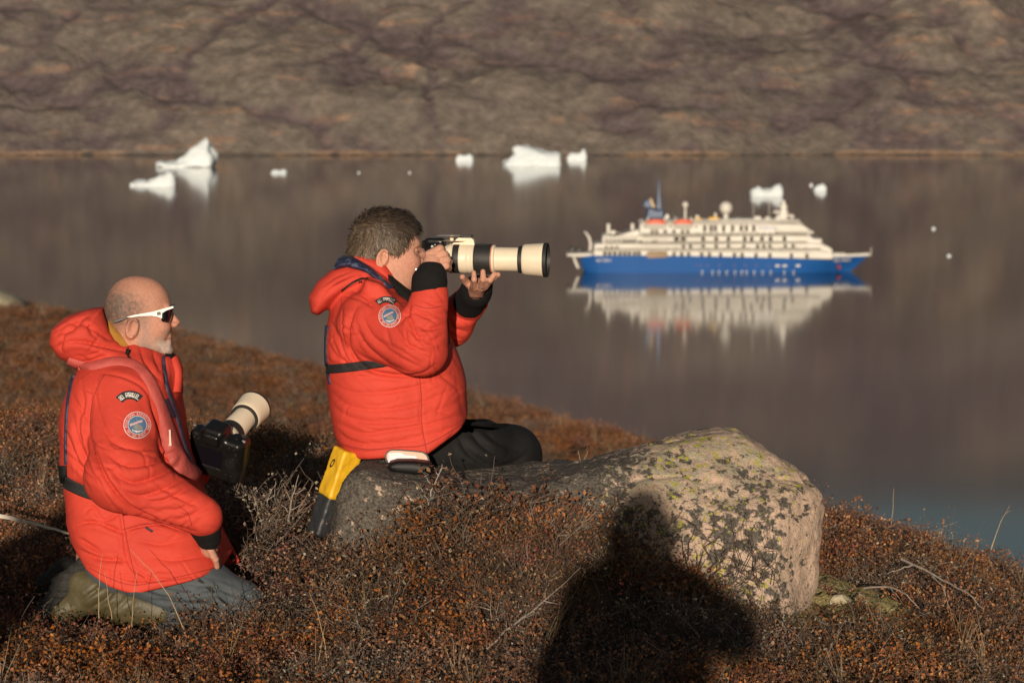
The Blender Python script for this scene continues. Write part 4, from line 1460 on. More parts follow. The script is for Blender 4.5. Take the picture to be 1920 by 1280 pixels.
THREAD_GREY = material('badge_grey_thread', (0.30, 0.29, 0.27), (0.16, 0.16, 0.16), scale=300, rough=0.8)
THREAD_PINK = material('badge_pink_thread', (0.55, 0.30, 0.30), (0.62, 0.42, 0.42), scale=400, rough=0.8)
THREAD_BLACK = material('badge_black_thread', (0.02, 0.02, 0.022), rough=0.8)

def badge(parent, sdf, cx, cy, r, tilt, y0, y1, clip=None):
    """Round embroidered badge with lettering, laid on the sleeve."""
    def dd(nm, geo, lift, mat, par):
        pts, fs = geo
        pts = np.asarray(pts, float)
        if clip is not None:
            fs = [q for q in fs if all(clip(*pts[k]) for k in q)]
            if not fs:
                return None
        return decal(nm, sdf, pts, fs, lift, mat, par, y0, y1)
    k = r / 25.0
    b = dd('badge', disc_pts(cx, cy, 0.01, r, 6, 44), 0.0014, THREAD_WHITE, parent)
    dd('badge_ring', disc_pts(cx, cy, 17.3 * k, 23.8 * k, 3, 44), 0.0022, THREAD_RED, b)
    dd('badge_field', disc_pts(cx, cy, 0.01, 16.3 * k, 5, 36), 0.0022, THREAD_BLUE, b)
    g = []
    def loc(pts):
        c, s = math.cos(tilt), math.sin(tilt)
        return [(cx + (x * c - y * s) * k, cy + (x * s + y * c) * k) for x, y in pts]
    def sub(poly, n=3):
        """Fan of a convex outline, subdivided a little so that it follows the cloth."""
        poly = np.array(poly)
        cen = poly.mean(0)
        pts, fs = [], []
        m = len(poly)
        for i in range(n + 1):
            for q in poly:
                pts.append(tuple(cen + (q - cen) * (i / n + 0.001)))
        for i in range(n):
            for j in range(m):
                fs.append((i * m + j, i * m + (j + 1) % m, (i + 1) * m + (j + 1) % m, (i + 1) * m + j))
        return pts, fs
    dd('badge_ribbon', sub(loc([(-14, 0), (2, -8), (8, -10), (8, -6), (0, -3), (-13, 4)])), 0.0029, THREAD_PINK, b)
    dd('badge_ship', sub(loc([(-7, 2), (-2, -2), (5, -1), (10, 4), (9, 8), (4, 10), (-6, 8)])), 0.0031, THREAD_GREY, b)
    dd('badge_wave', sub(loc([(-9, 9), (0, 12.2), (11, 8), (10, 10.5), (0, 14.5), (-8, 11.5)])), 0.0031, THREAD_WHITE, b)
    t0 = math.degrees(tilt)
    dd('badge_lettering', arc_text('POSEIDON EXPEDITIONS', cx, cy, 20.4 * k, -112 + t0, 112 + t0, 5.6 * k), 0.0030, THREAD_WHITE, b)
    dd('badge_lettering', arc_text('M/V SEA SPIRIT', cx, cy, 20.6 * k, 232 + t0, 128 + t0, 5.4 * k, flip=True), 0.0030, THREAD_WHITE, b)
    return b

def arc_tab(parent, sdf, cx, cy, r0, r1, a0, a1, y0, y1):
    n, m = 22, 4
    pts, fs = [], []
    for j in range(m + 1):
        r = r0 + (r1 - r0) * j / m
        for i in range(n + 1):
            a = math.radians(a0 + (a1 - a0) * i / n)
            pts.append((cx + r * math.sin(a), cy - r * math.cos(a)))
    for j in range(m):
        for i in range(n):
            q = j * (n + 1) + i
            fs.append((q, q + 1, q + n + 2, q + n + 1))
    b = decal('shoulder_tab', sdf, pts, fs, 0.0020, THREAD_BLACK, parent, y0, y1)
    p, f = arc_text('80. PARALLEL', cx, cy, (r0 + r1) / 2, a0 + 6, a1 - 6, (r1 - r0) * 0.80)
    decal('tab_lettering', sdf, p, f, 0.0029, THREAD_WHITE, b, y0, y1)
    return b

def prism_px(mb, poly_px, Y, half):
    """Solid plate of an outline measured at distance Y."""
    pts = [at(a, b, Y) for a, b in poly_px]
    n = len(pts)
    vs = [p + V(0, -half, 0) for p in pts] + [p + V(0, half, 0) for p in pts]
    fs = [tuple(range(n))[::-1], tuple(range(n, 2 * n))]
    for i in range(n):
        j = (i + 1) % n
        fs.append((i, j, n + j, n + i))
    return mb.add(vs, fs)
# ------------------------------------------------------------------ the expedition ship
SHIP_ROW = 510.5                                   # waterline row
SHIP_Y = 57.0 * F / (SHIP_ROW - HORIZON)
SHIP_O = at(1040, SHIP_ROW, SHIP_Y)
KS = SHIP_Y / F * 620 / 1920 / math.cos(math.atan((1350 - 960) / F)) # metres per unit of the enlarged detail the ship was measured from

W_BLUE = material('hull_blue_paint', (0.012, 0.085, 0.29), (0.010, 0.072, 0.25), scale=0.05, rough=0.4, detail=6)
W_WHITE = material('ship_white_paint', (0.58, 0.55, 0.49), (0.50, 0.47, 0.41), scale=0.25, rough=0.45)
W_GLASS = material('ship_window_glass', (0.02, 0.018, 0.016), rough=0.15)
W_ORANGE = material('lifeboat_orange', (0.60, 0.085, 0.03), rough=0.45)
W_YELLOW = material('deck_yellow', (0.62, 0.36, 0.03), rough=0.5)
W_TAN = material('open_gate_tan', (0.30, 0.21, 0.13), (0.24, 0.17, 0.10), scale=0.5, rough=0.7)
W_DARK = material('deck_gear_dark', (0.035, 0.034, 0.032), rough=0.6)
W_NAVY = material('funnel_navy', (0.012, 0.045, 0.115), rough=0.45)
W_RED = material('bow_emblem_red', (0.22, 0.03, 0.035), rough=0.5)
W_TEAK = material('funnel_tan', (0.50, 0.36, 0.20), rough=0.6)

def ship():
    k = KS
    def sx(c):
        return SHIP_O[0] + c * k
    def sz(c):
        return WATER_Z + (590 - c) * k
    YC = SHIP_Y + 6.0
    root = thing('ship', Vector((sx(950), YC, WATER_Z)), 'blue-hulled white expedition ship anchored on the fjord', 'ship')
    # hull: stations along the length, curved frames
    st = [(150, 0.50, 492), (190, 0.75, 489), (260, 0.93, 488), (480, 1, 489), (800, 1, 492), (1200, 1, 500), (1400, 0.95, 505), (1520, 0.80, 508), (1610, 0.60, 508), (1690, 0.40, 504), (1760, 0.22, 499), (1812, 0.09, 496), (1840, 0.015, 494)]
    B = 7.6
    nv = 9
    vs, fs = [], []
    for (x, w, top) in st:
        for side in (-1, 1):
            for j in range(nv):
                t = j / (nv - 1)                      # 0 keel .. 1 deck
                zc = 625 + (top - 625) * t
                bow = max(0, (x - 1500) / 340)
                stern = max(0, (230 - x) / 80)
                flare = (0.80 + 0.20 * t) if bow == 0 else (0.80 + 0.20 * t) * (t ** (1.3 * bow))
                xx = x - (1 - t) * 150 * bow ** 1.2 + (1 - t) ** 2 * 40 * stern
                vs.append((sx(xx), YC + side * B * w * max(flare, 0.01), sz(zc)))
    m = len(st)
    for i in range(m - 1):
        for s in (0, 1):
            for j in range(nv - 1):
                a = i * 2 * nv + s * nv + j
                b = (i + 1) * 2 * nv + s * nv + j
                fs.append((a, b, b + 1, a + 1))
        a, b = i * 2 * nv + nv - 1, (i + 1) * 2 * nv + nv - 1
        fs.append((a, b, b + nv, a + nv))
    fs.append(tuple(range(nv)) + tuple(range(2 * nv - 1, nv - 1, -1)))
    hull = MB().add(vs, fs).build('hull', W_BLUE, root, smooth=True)
    front = YC - B
    def slab_(nm, poly, halfw, mat, par=root, bev=0.25, yc=YC):
        mb = MB()
        P = [(sx(a), sz(b)) for a, b in poly]
        n = len(P)
        v = [(x, yc - halfw, z) for x, z in P] + [(x, yc + halfw, z) for x, z in P]
        f = [tuple(range(n))[::-1], tuple(range(n, 2 * n))]
        for i in range(n):
            j = (i + 1) % n
            f.append((i, j, n + j, n + i))
        mb.add(v, f)
        return mb.build(nm, mat, par, bevel=bev, seg=1)
    # deckhouses, each a tier of its own
    d1 = slab_('main_deck', [(225, 492), (225, 455), (1490, 455), (1560, 466), (1612, 470), (1612, 511), (1200, 503), (800, 494), (480, 491)], B - 0.3, W_WHITE)
    d2 = slab_('second_deck', [(228, 456), (228, 423), (280, 418), (1540, 418), (1590, 440), (1610, 457), (1612, 471), (1560, 467), (1490, 456)], B - 0.6, W_WHITE)
    d3 = slab_('third_deck', [(276, 419), (276, 376), (1475, 374), (1500, 392), (1545, 392), (1552, 406), (1540, 419)], B - 0.9, W_WHITE)
    d4 = slab_('bridge_deck', [(492, 377), (492, 300), (1200, 296), (1432, 308), (1470, 335), (1496, 352), (1496, 362), (1478, 375)], B - 1.2, W_WHITE)
    d5 = slab_('top_deck', [(500, 301), (500, 290), (640, 286), (1130, 280), (1420, 284), (1432, 309), (1200, 297)], B - 2.2, W_WHITE)
    slab_('aft_house', [(276, 377), (300, 366), (360, 372), (488, 340), (492, 377)], B - 2.5, W_WHITE, bev=0.15)
    slab_('bridge_wing', [(1275, 338), (1490, 346), (1500, 352), (1496, 360), (1275, 352)], B + 0.4, W_WHITE, bev=0.15)
    for (nm, p) in (('deck_edge', [(232, 459), (1560, 459), (1600, 466), (1600, 470), (1560, 463), (232, 463)]), ('deck_edge', [(270, 419), (1548, 416), (1552, 420), (270, 424)]), ('deck_edge', [(486, 373), (1480, 371), (1480, 376), (486, 378)]), ('deck_edge', [(494, 302), (1436, 304), (1436, 309), (494, 307)])):
        slab_(nm, p, B + 0.05, W_WHITE, bev=0.05)
    W_GREY = material('rail_and_shade_grey', (0.30, 0.275, 0.235), rough=0.6)
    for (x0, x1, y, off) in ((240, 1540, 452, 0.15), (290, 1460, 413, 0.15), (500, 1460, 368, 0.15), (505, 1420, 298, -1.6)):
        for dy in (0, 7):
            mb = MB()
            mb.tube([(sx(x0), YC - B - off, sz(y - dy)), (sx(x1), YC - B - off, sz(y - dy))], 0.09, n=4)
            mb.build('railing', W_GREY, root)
    for (x0, x1, y, h, par, hw) in ((690, 1480, 466, 5, None, B - 0.27), (500, 850, 426, 8, None, B - 0.57), (510, 850, 384, 7, None, B - 0.87)):  # grey strips painting the shade of promenade recesses and deck overhangs
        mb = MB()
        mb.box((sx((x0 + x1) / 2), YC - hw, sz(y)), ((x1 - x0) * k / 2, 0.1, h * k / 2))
        mb.build('promenade_shade', W_GREY, root)
    slab_('stern_platform', [(70, 480), (222, 476), (222, 492), (150, 498), (70, 494)], B * 0.8, W_WHITE, bev=0.2)
    slab_('boarding_gate', [(530, 470), (560, 462), (650, 465), (656, 500), (535, 505)], B + 0.15, W_TAN, bev=0.2)
    # windows
    def window(x, y, w, h, par, halfw, mat=W_GLASS):
        mb = MB()
        mb.box((sx(x), YC - halfw - 0.02, sz(y)), (w * k * 0.62, 0.12, h * k * 0.58))
        return mb.build('window', mat, par)
    for x in (690, 735, 775, 850, 895, 960, 1040, 1085, 1165, 1245, 1370, 1460):
        window(x, 481 + (x - 690) * 0.012, 15, 22, d1, B - 0.3)
    for x in (290, 318, 348, 378, 405, 432, 462, 488):
        window(x, 473, 17, 24, d1, B - 0.3)
    for x in (745, 785, 860, 935, 1005, 1095, 1175, 1210, 1245, 1335, 1380):
        window(x, 434, 15, 17, d2, B - 0.6)
    for x in (300, 330, 360, 405, 430, 455, 497, 570, 585):
        window(x, 440 if x < 290 else 412, 13, 20, d3, B - 0.9) if x > 395 else window(x, 442, 13, 14, d2, B - 0.6)
    for x in (705, 745, 860, 935, 1005, 1100, 1140, 1200, 1250, 1330):
        window(x, 390, 17 if x > 800 else 24, 26, d3, B - 0.9)
    for x in (868, 905, 930, 978, 1030, 1080, 1110, 1152):
        window(x, 333, 15, 32, d4, B - 1.2)
    for x in range(640, 1480, 47):
        window(x + 12, 447, 8, 8, d2, B - 0.6)
    for x in range(300, 480, 24):
        window(x, 396, 9, 12, d3, B - 0.9)
    for x in range(830, 1290, 38):
        window(x, 362, 9, 9, d4, B - 1.2)
    for x in range(520, 840, 30):
        window(x, 322, 9, 10, d4, B - 1.2)
    for i in range(9):
        window(1352 + i * 15.5, 378 - 2, 11, 13, d4, B + 0.02 - 1.2)
    for x in (565, 590, 640, 690, 740, 770):
        window(x, 352, 14, 22, d4, B - 1.2)
    for x in (1290, 1332, 1410):
        window(x, 548, 20, 9, hull, B - 0.35 - (0.4 if x > 1400 else 0.0), W_WHITE)
    for x in (855, 915, 952, 997, 1045, 1085, 1112, 1157, 1205, 1253, 1330, 1385):
        mb = MB()
        mb.lathe([(0, 0.24), (0.22, 0.24), (0.22, 0.05)], (sx(x), YC - B * 0.86 - 0.02, sz(582)), (0, -1, 0), 12)
        mb.build('porthole', W_WHITE, hull)
    for x in (815, 845, 885, 955, 1040, 1105, 1165, 1238):
        mb = MB()
        mb.lathe([(0, 0.2), (0.2, 0.2), (0.2, 0.05)], (sx(x), YC - B * 0.93, sz(545)), (0, -1, 0), 12)
        mb.build('porthole', W_RED, hull)
    mb = MB()
    mb.lathe([(0, 0.6), (0.5, 0.6), (0.5, 0.05)], (sx(1652), YC - B * 0.48, sz(558)), (0.15, -1, -0.2), 14)
    mb.build('bow_emblem', W_RED, hull)
    # lettering on the hull and the deckhouse
    def words(s, x, y, h, yoff, mat, par, ang=0.0):
        v, f = text_tris(s)
        v = v * h * k
        P = [(sx(x) + a * math.cos(ang), yoff + a * math.sin(ang), sz(y) + b - 0.35 * h * k) for a, b in v]
        return MB().add(P, f).build('lettering', mat, par, fix=False)
    for p in (bool(1),):
        words('SEA SPIRIT', 1672, 519, 24, YC - B * 0.53 - 0.9, W_WHITE, hull, math.radians(19))
        words('POSEIDON', 1235, 330, 22, YC - B + 1.2 - 0.12, W_BLUE, d4)
        words('SEA SPIRIT', 285, 517, 20, YC - B * 0.93 - 0.45, W_WHITE, hull)
    # lifeboats on their davits
    for (a, b) in ((524, 648), (684, 802)):
        lb = thing('lifeboat', Vector((sx((a + b) / 2), YC - B - 0.3, sz(322))), '', 'boat')
        for q in ('label', 'category'):
            del lb[q]
        lb.parent = root
        lb.matrix_parent_inverse = Matrix.Translation(root.location).inverted()
        c = V(sx((a + b) / 2), YC - B + 0.4, 0)
        hw = (b - a) * k / 2
        def boat_body(z0, z1, mat, nm, top):
            vs, fs = [], []
            n = 12
            for i in range(n + 1):
                t = i / n * 2 - 1
                w = 1.35 * math.sqrt(max(0.02, 1 - abs(t) ** 3))
                lift = (0.25 * t * t) if not top else 0
                for (yy, zz) in ((-1, 0), (-0.75, 1), (0.75, 1), (1, 0)) if top else ((-0.45, 0), (-1, 1), (1, 1), (0.45, 0)):
                    h = (z1 - z0) * (1 - 0.75 * abs(t) ** 3 if top and zz else 1)
                    vs.append((c[0] + t * hw, c[1] + yy * w, z0 + zz * h + lift * (zz == 0)))
            for i in range(n):
                for j in range(4):
                    q = i * 4 + j
                    r = i * 4 + (j + 1) % 4
                    fs.append((q, r, r + 4, q + 4))
            fs += [(0, 1, 2, 3), tuple(n * 4 + j for j in (3, 2, 1, 0))]
            return MB().add(vs, fs).build(nm, mat, None, smooth=False)
        for z0, z1, mt, nm, tp in ((sz(330), sz(304), W_WHITE, 'boat_hull', False), (sz(304), sz(279), W_ORANGE, 'canopy', True)):
            o = boat_body(z0, z1, mt, nm, tp)
            o.parent = lb
            o.matrix_parent_inverse = (Matrix.Translation(root.location) @ Matrix.Translation(lb.location - root.location)).inverted()
        lb.location = lb.location
        for x in (a + 14, b - 14):
            mb = MB()
            mb.tube([(sx(x), YC - B + 1.8, sz(345)), (sx(x), YC - B + 0.9, sz(282)), (sx(x), YC - B - 0.2, sz(268)), (sx(x), YC - B - 0.2, sz(300))], 0.2, n=6)
            mb.build('davit', W_WHITE, root)
    # funnel, mast, domes, crane, poles
    slab_('funnel', [(532, 280), (545, 215), (600, 232), (632, 225), (636, 280)], 2.6, W_NAVY, bev=0.3)
    slab_('funnel_mast', [(594, 228), (602, 110), (605, 50), (611, 50), (614, 110), (624, 228)], 0.6, W_NAVY, bev=0.1)
    slab_('funnel_wing', [(512, 205), (530, 175), (560, 165), (575, 215), (540, 220)], 1.8, W_NAVY, bev=0.2)
    slab_('exhaust_vent', [(552, 165), (562, 160), (586, 214), (570, 216)], 0.6, W_TEAK, bev=0.1, yc=YC - 2.0)
    def dome(x, y, r, foot):
        mb = MB()
        prof = [(-r * k * math.cos(math.pi * i / 14), r * k * math.sin(math.pi * i / 14) + 1e-3) for i in range(15)]
        mb.lathe(prof, (sx(x), YC, sz(y)), (0, 0, 1), 20)
        d = mb.build('radar_dome', W_WHITE, root, smooth=True)
        mb = MB()
        mb.tube([(sx(x), YC, sz(foot)), (sx(x), YC, sz(y))], [r * k * 0.42, r * k * 0.3], n=10)
        mb.build('pedestal', W_WHITE, d, smooth=True)
    dome(1000, 220, 38, 284)
    dome(763, 201, 18, 288)
    dome(1385, 270, 15, 290)
    def pole(nm, pts, r, mat=W_WHITE, yc=YC):
        mb = MB()
        mb.tube([(sx(a), yc, sz(b)) for a, b in pts], r, n=6)
        return mb.build(nm, mat, root)
    slab_('fore_mast', [(1312, 288), (1326, 200), (1330, 175), (1342, 175), (1348, 205), (1358, 288)], 0.8, W_WHITE, bev=0.1)
    pole('cross_arm', [(1278, 243), (1362, 240)], 0.35)
    pole('cross_arm', [(1312, 212), (1360, 212)], 0.25)
    pole('radar_scanner', [(1298, 262), (1372, 262)], 0.4)
    pole('antenna', [(1160, 270), (1160, 130)], 0.07)
    pole('antenna', [(1252, 285), (1252, 150)], 0.07)
    pole('vent_post', [(315, 372), (315, 312)], 0.55)
    pole('vent_post', [(455, 372), (455, 310)], 0.55)
    pole('vent_post', [(504, 300), (504, 288)], 0.5)
    pole('deck_crane', [(208, 470), (212, 430), (204, 395), (190, 372), (175, 358)], [0.45, 0.42, 0.38, 0.3, 0.2], W_WHITE)
    pole('stern_strut', [(108, 492), (122, 530), (138, 565)], 0.4, W_WHITE, YC - 5)
    pole('jack_staff', [(1848, 500), (1850, 450)], 0.12)
    pole('bow_rail', [(1625, 492), (1730, 492), (1838, 486)], 0.30, W_WHITE, YC - 1.2)
    pole('bow_rail', [(1625, 500), (1730, 500), (1838, 494)], 0.22, W_WHITE, YC - 1.2)
    for x in (1640, 1660, 1685):
        mb = MB()
        mb.box((sx(x), YC, sz(495)), (0.5, 1.0, 0.7))
        mb.build('winch', W_WHITE, root, bevel=0.1)
    for (a, b, y0, y1) in ((82, 120, 448, 480), (122, 160, 452, 480), (165, 185, 458, 478)):
        slab_('deck_gear', [(a, y1), (a + 6, y0), (b - 8, y0 - 3), (b, y1)], 3.0, W_DARK, bev=0.2)
    for (a, b, y) in ((805, 858, 296), (890, 956, 290)):
        slab_('inflatable_boat', [(a, y - 8), (a + 8, y - 20), (b - 10, y - 22), (b, y - 14), (b - 4, y - 2), (a + 5, y)], 1.3, W_YELLOW, bev=0.3, yc=YC - 3)
    for (x, y, w, h) in ((830, 270, 20, 18), (935, 262, 12, 30), (690, 262, 16, 40), (720, 275, 30, 20), (655, 268, 20, 24), (1070, 285, 26, 14), (1180, 276, 40, 18), (1240, 278, 30, 16), (1300, 280, 30, 20), (340, 360, 30, 20), (380, 368, 40, 14), (1415, 298, 22, 22)):
        mb = MB()
        mb.box((sx(x), YC - 1.5, sz(y)), (w * k / 2, 1.2, h * k / 2))
        mb.build('deck_locker', W_WHITE if (x % 3) else W_DARK, root, bevel=0.1)
    for i in range(9):
        pole('deck_post', [(530 + i * 16, 418), (530 + i * 16, 378)], 0.12, W_WHITE, YC - B + 0.2)
ship()
# ------------------------------------------------------------------ kneeling man (bald, sunglasses)
YA = 8.36
def HA(px, py, dy=0.0):
    return at(px, py, YA + dy)

ROWS_A = [(655, 205, 290, 0.09), (672, 172, 312, 0.15), (690, 150, 326, 0.195), (715, 135, 332, 0.22), (750, 125, 335, 0.235), (790, 120, 341, 0.24), (835, 119, 351, 0.24), (875, 118, 364, 0.235), (900, 121, 373, 0.225), (918, 127, 379, 0.225), (945, 131, 390, 0.24), (975, 131, 399, 0.25), (1005, 142, 412, 0.26), (1040, 150, 432, 0.28), (1066, 154, 448, 0.295), (1090, 158, 454, 0.30), (1130, 160, 458, 0.30)]
HEM_A = [(40, 540), (480, 540), (480, 1040), (436, 1064), (360, 1085), (258, 1108), (210, 1097), (160, 1072), (120, 1030), (40, 1000)]
A_SH, A_EL, A_WR = at(236, 752, 8.16), at(228, 892, 8.06), at(378, 968, 8.07)
HOOD_A = [(98, 642), (101, 615), (128, 592), (168, 578), (196, 576), (201, 590), (214, 622), (236, 650), (256, 666), (250, 676), (200, 682), (150, 682), (118, 668)]
COLLAR_A = [(235, 650), (258, 638), (285, 652), (312, 662), (328, 670), (338, 694), (334, 738), (318, 730), (298, 735), (265, 715), (245, 690)]

def torso_a(P):
    d = loft(P, ROWS_A, YA, 3.0)
    d = smax(d, slab(P, HEM_A, 8.12, 2.0, 0.01), 0.012)
    h = slab(P, HOOD_A, YA, 0.15, 0.11)
    h = smax(h, -ell(P, HA(262, 590), (0.098, 0.082, 0.13)), 0.02)
    d = smin(d, h, 0.025)
    c = slab(P, COLLAR_A, YA, 0.088, 0.05)
    c = smax(c, -ell(P, HA(290, 630), (0.060, 0.066, 0.070)), 0.012)
    d = smin(d, c, 0.02)
    return d

def sleeve_a(P):
    d = chain(P, [A_SH + V(-0.01, 0.05, 0.0), A_EL, A_WR], [0.098, 0.092, 0.058], 0.05)
    return d

def jacket_a(P):
    d = smin(torso_a(P), sleeve_a(P), 0.016)
    far = chain(P, [at(240, 755, 8.55), at(262, 885, 8.62), at(362, 885, 8.55)], [0.095, 0.085, 0.055], 0.04)
    return smin(d, far, 0.02)

STROKES_A = [
    # sleeve against body
    ([(172, 745), (168, 800), (178, 850), (205, 905), (240, 945), (280, 968), (330, 990), (365, 997)], 0.016, -4.5),
    ([(280, 745), (292, 790), (304, 830), (312, 862)], 0.012, 4),
    ([(190, 700), (225, 705), (262, 722), (285, 752)], 0.005, 3),
    # sleeve folds
    ([(192, 800), (215, 830), (260, 842), (300, 838)], 0.006, 5), ([(200, 848), (238, 872), (285, 868), (318, 852)], 0.009, 5),
    ([(206, 880), (248, 905), (300, 890), (330, 872)], 0.010, 5), ([(225, 915), (262, 930), (310, 915), (348, 893)], 0.009, 5),
    ([(262, 935), (300, 940), (335, 925), (362, 910)], 0.007, 4), ([(300, 955), (335, 955), (372, 935)], 0.006, 4),
    ([(330, 975), (360, 965), (392, 948)], 0.005, 3.5), ([(290, 905), (330, 930), (372, 950)], 0.006, 4),
    ([(298, 860), (316, 850), (330, 858), (322, 880)], 0.009, 4), ([(186, 770), (196, 800), (212, 815)], 0.004, 4),
    # back and side
    ([(140, 780), (150, 830), (172, 880), (200, 915)], 0.008, 4), ([(135, 740), (150, 765), (172, 790)], 0.006, 4), ([(128, 850), (150, 875), (185, 905)], 0.008, 4),
    ([(150, 720), (158, 755), (150, 800), (162, 850)], 0.007, -4), ([(126, 800), (140, 850), (160, 885)], 0.006, 4),
    # skirt of the jacket
    ([(140, 985), (175, 978), (215, 992), (240, 1002)], 0.010, 4), ([(148, 1010), (172, 1025), (190, 1035)], 0.010, 4), ([(152, 1032), (190, 1048), (240, 1050)], 0.011, 5),
    ([(225, 950), (232, 1000), (240, 1050), (262, 1085)], 0.006, 3), ([(232, 995), (270, 985), (320, 982)], 0.008, 3), ([(175, 955), (195, 975), (225, 960)], 0.007, 4),
    ([(250, 1065), (268, 1078), (282, 1092)], 0.008, 3), ([(200, 1070), (240, 1085), (290, 1088), (360, 1078), (415, 1064)], 0.006, 3), ([(160, 960), (172, 950), (186, 960)], 0.006, 3),
    ([(250, 1010), (300, 1020), (350, 1010)], 0.005, 6), ([(280, 1040), (330, 1050), (385, 1035)], 0.005, 6),
    # hood
    ([(108, 650), (140, 640), (190, 648), (240, 660)], 0.010, 4), ([(112, 625), (135, 618), (150, 600), (170, 588)], 0.008, 5), ([(118, 660), (112, 648), (122, 632)], 0.007, 4),
    ([(168, 600), (172, 625), (190, 640)], 0.005, 5), ([(125, 605), (165, 612), (210, 640)], 0.006, 5),
    ([(200, 600), (215, 630), (238, 652)], 0.005, 4),
    # collar
    ([(262, 650), (272, 680), (300, 715)], 0.008, 3), ([(305, 668), (308, 700), (312, 728)], 0.007, 3), ([(285, 655), (292, 680), (300, 700)], 0.005, 3),
]

def disp_jacket_a(v, n):
    px, py = proj(v)
    d = fold(v, n, STROKES_A)
    d = d + puff(v, rotm(-24), 5.5, 0.0060, 3) + puff(v, rotm(30), 17, 0.0016, 9)
    d = d + crinkle(v, n, (125, 700, 200, 900), 62, 16, 1) + crinkle(v, n, (180, 780, 330, 960), 25, 26, 2) + crinkle(v, n, (150, 950, 420, 1090), 12, 26, 3) + crinkle(v, n, (105, 590, 240, 675), -10, 14, 4)
    belt = np.interp(px, [110, 240, 330], [903, 942, 958])
    d = d - 0.012 * np.exp(-((py - belt) / 10) ** 2) * (sleeve_a(v) > 0.012)
    return d

def head_a(P):
    d = ell(P, HA(254, 579), (0.0925, 0.076, 0.097))
    d = smin(d, ell(P, HA(281, 577), (0.058, 0.064, 0.078)), 0.03)
    d = smin(d, ell(P, HA(286, 622), (0.051, 0.056, 0.062)), 0.035)
    for s in (-1, 1):
        d = smin(d, cap(P, HA(262, 640, s * 0.046), HA(309, 653, s * 0.018), 0.020, 0.014), 0.03)
        d = smin(d, ell(P, HA(300, 613, s * 0.036), (0.026, 0.022, 0.024)), 0.03)
    d = smin(d, cap(P, HA(314, 578, -0.030), HA(314, 578, 0.030), 0.009, 0.009), 0.018)
    d = smax(d, -ell(P, HA(321, 590, -0.032), (0.012, 0.016, 0.011)), 0.014)
    d = smax(d, -ell(P, HA(321, 590, 0.032), (0.012, 0.016, 0.011)), 0.014)
    d = smin(d, cap(P, HA(317, 584), HA(331, 604), 0.007, 0.0100), 0.012)
    for s in (-1, 1):
        d = smin(d, ell(P, HA(326, 609, s * 0.011), (0.011, 0.008, 0.0075)), 0.008)
    d = smin(d, ell(P, HA(312, 657), (0.018, 0.022, 0.014)), 0.02)
    d = smin(d, cap(P, HA(316, 630, -0.018), HA(316, 630, 0.018), 0.0085, 0.0085), 0.010)
    d = smin(d, cap(P, HA(316, 641, -0.016), HA(316, 641, 0.016), 0.0080, 0.0080), 0.010)
    d = smax(d, -cap(P, HA(309, 636, -0.034), HA(324, 635, -0.004), 0.0022, 0.0022), 0.004)
    d = smax(d, -cap(P, HA(317, 616, -0.020), HA(307, 630, -0.037), 0.0016, 0.0016), 0.006)
    a = math.radians(14)
    M = [[math.cos(a), 0, math.sin(a)], [0, 1, 0], [-math.sin(a), 0, math.cos(a)]]
    for s in (-1, 1):
        e = ell(P, HA(248, 615, s * 0.076), (0.019, 0.013, 0.031), M)
        e = smax(e, -ell(P, HA(250, 613, s * 0.090), (0.0115, 0.011, 0.021), M), 0.005)
        e = smin(e, cap(P, HA(253, 606, s * 0.080), HA(251, 622, s * 0.081), 0.0035, 0.0030), 0.004)
        e = smin(e, ear_rim(P, HA(248, 615, s * 0.0875), 0.0155, 0.0275, math.radians(14)), 0.004)
        e = smax(e, -ell(P, HA(250, 618, s * 0.093), (0.0075, 0.012, 0.013)), 0.003)
        d = smin(d, e, 0.008)
    d = smin(d, cap(P, HA(250, 640), HA(228, 705), 0.060, 0.068), 0.035)
    return d

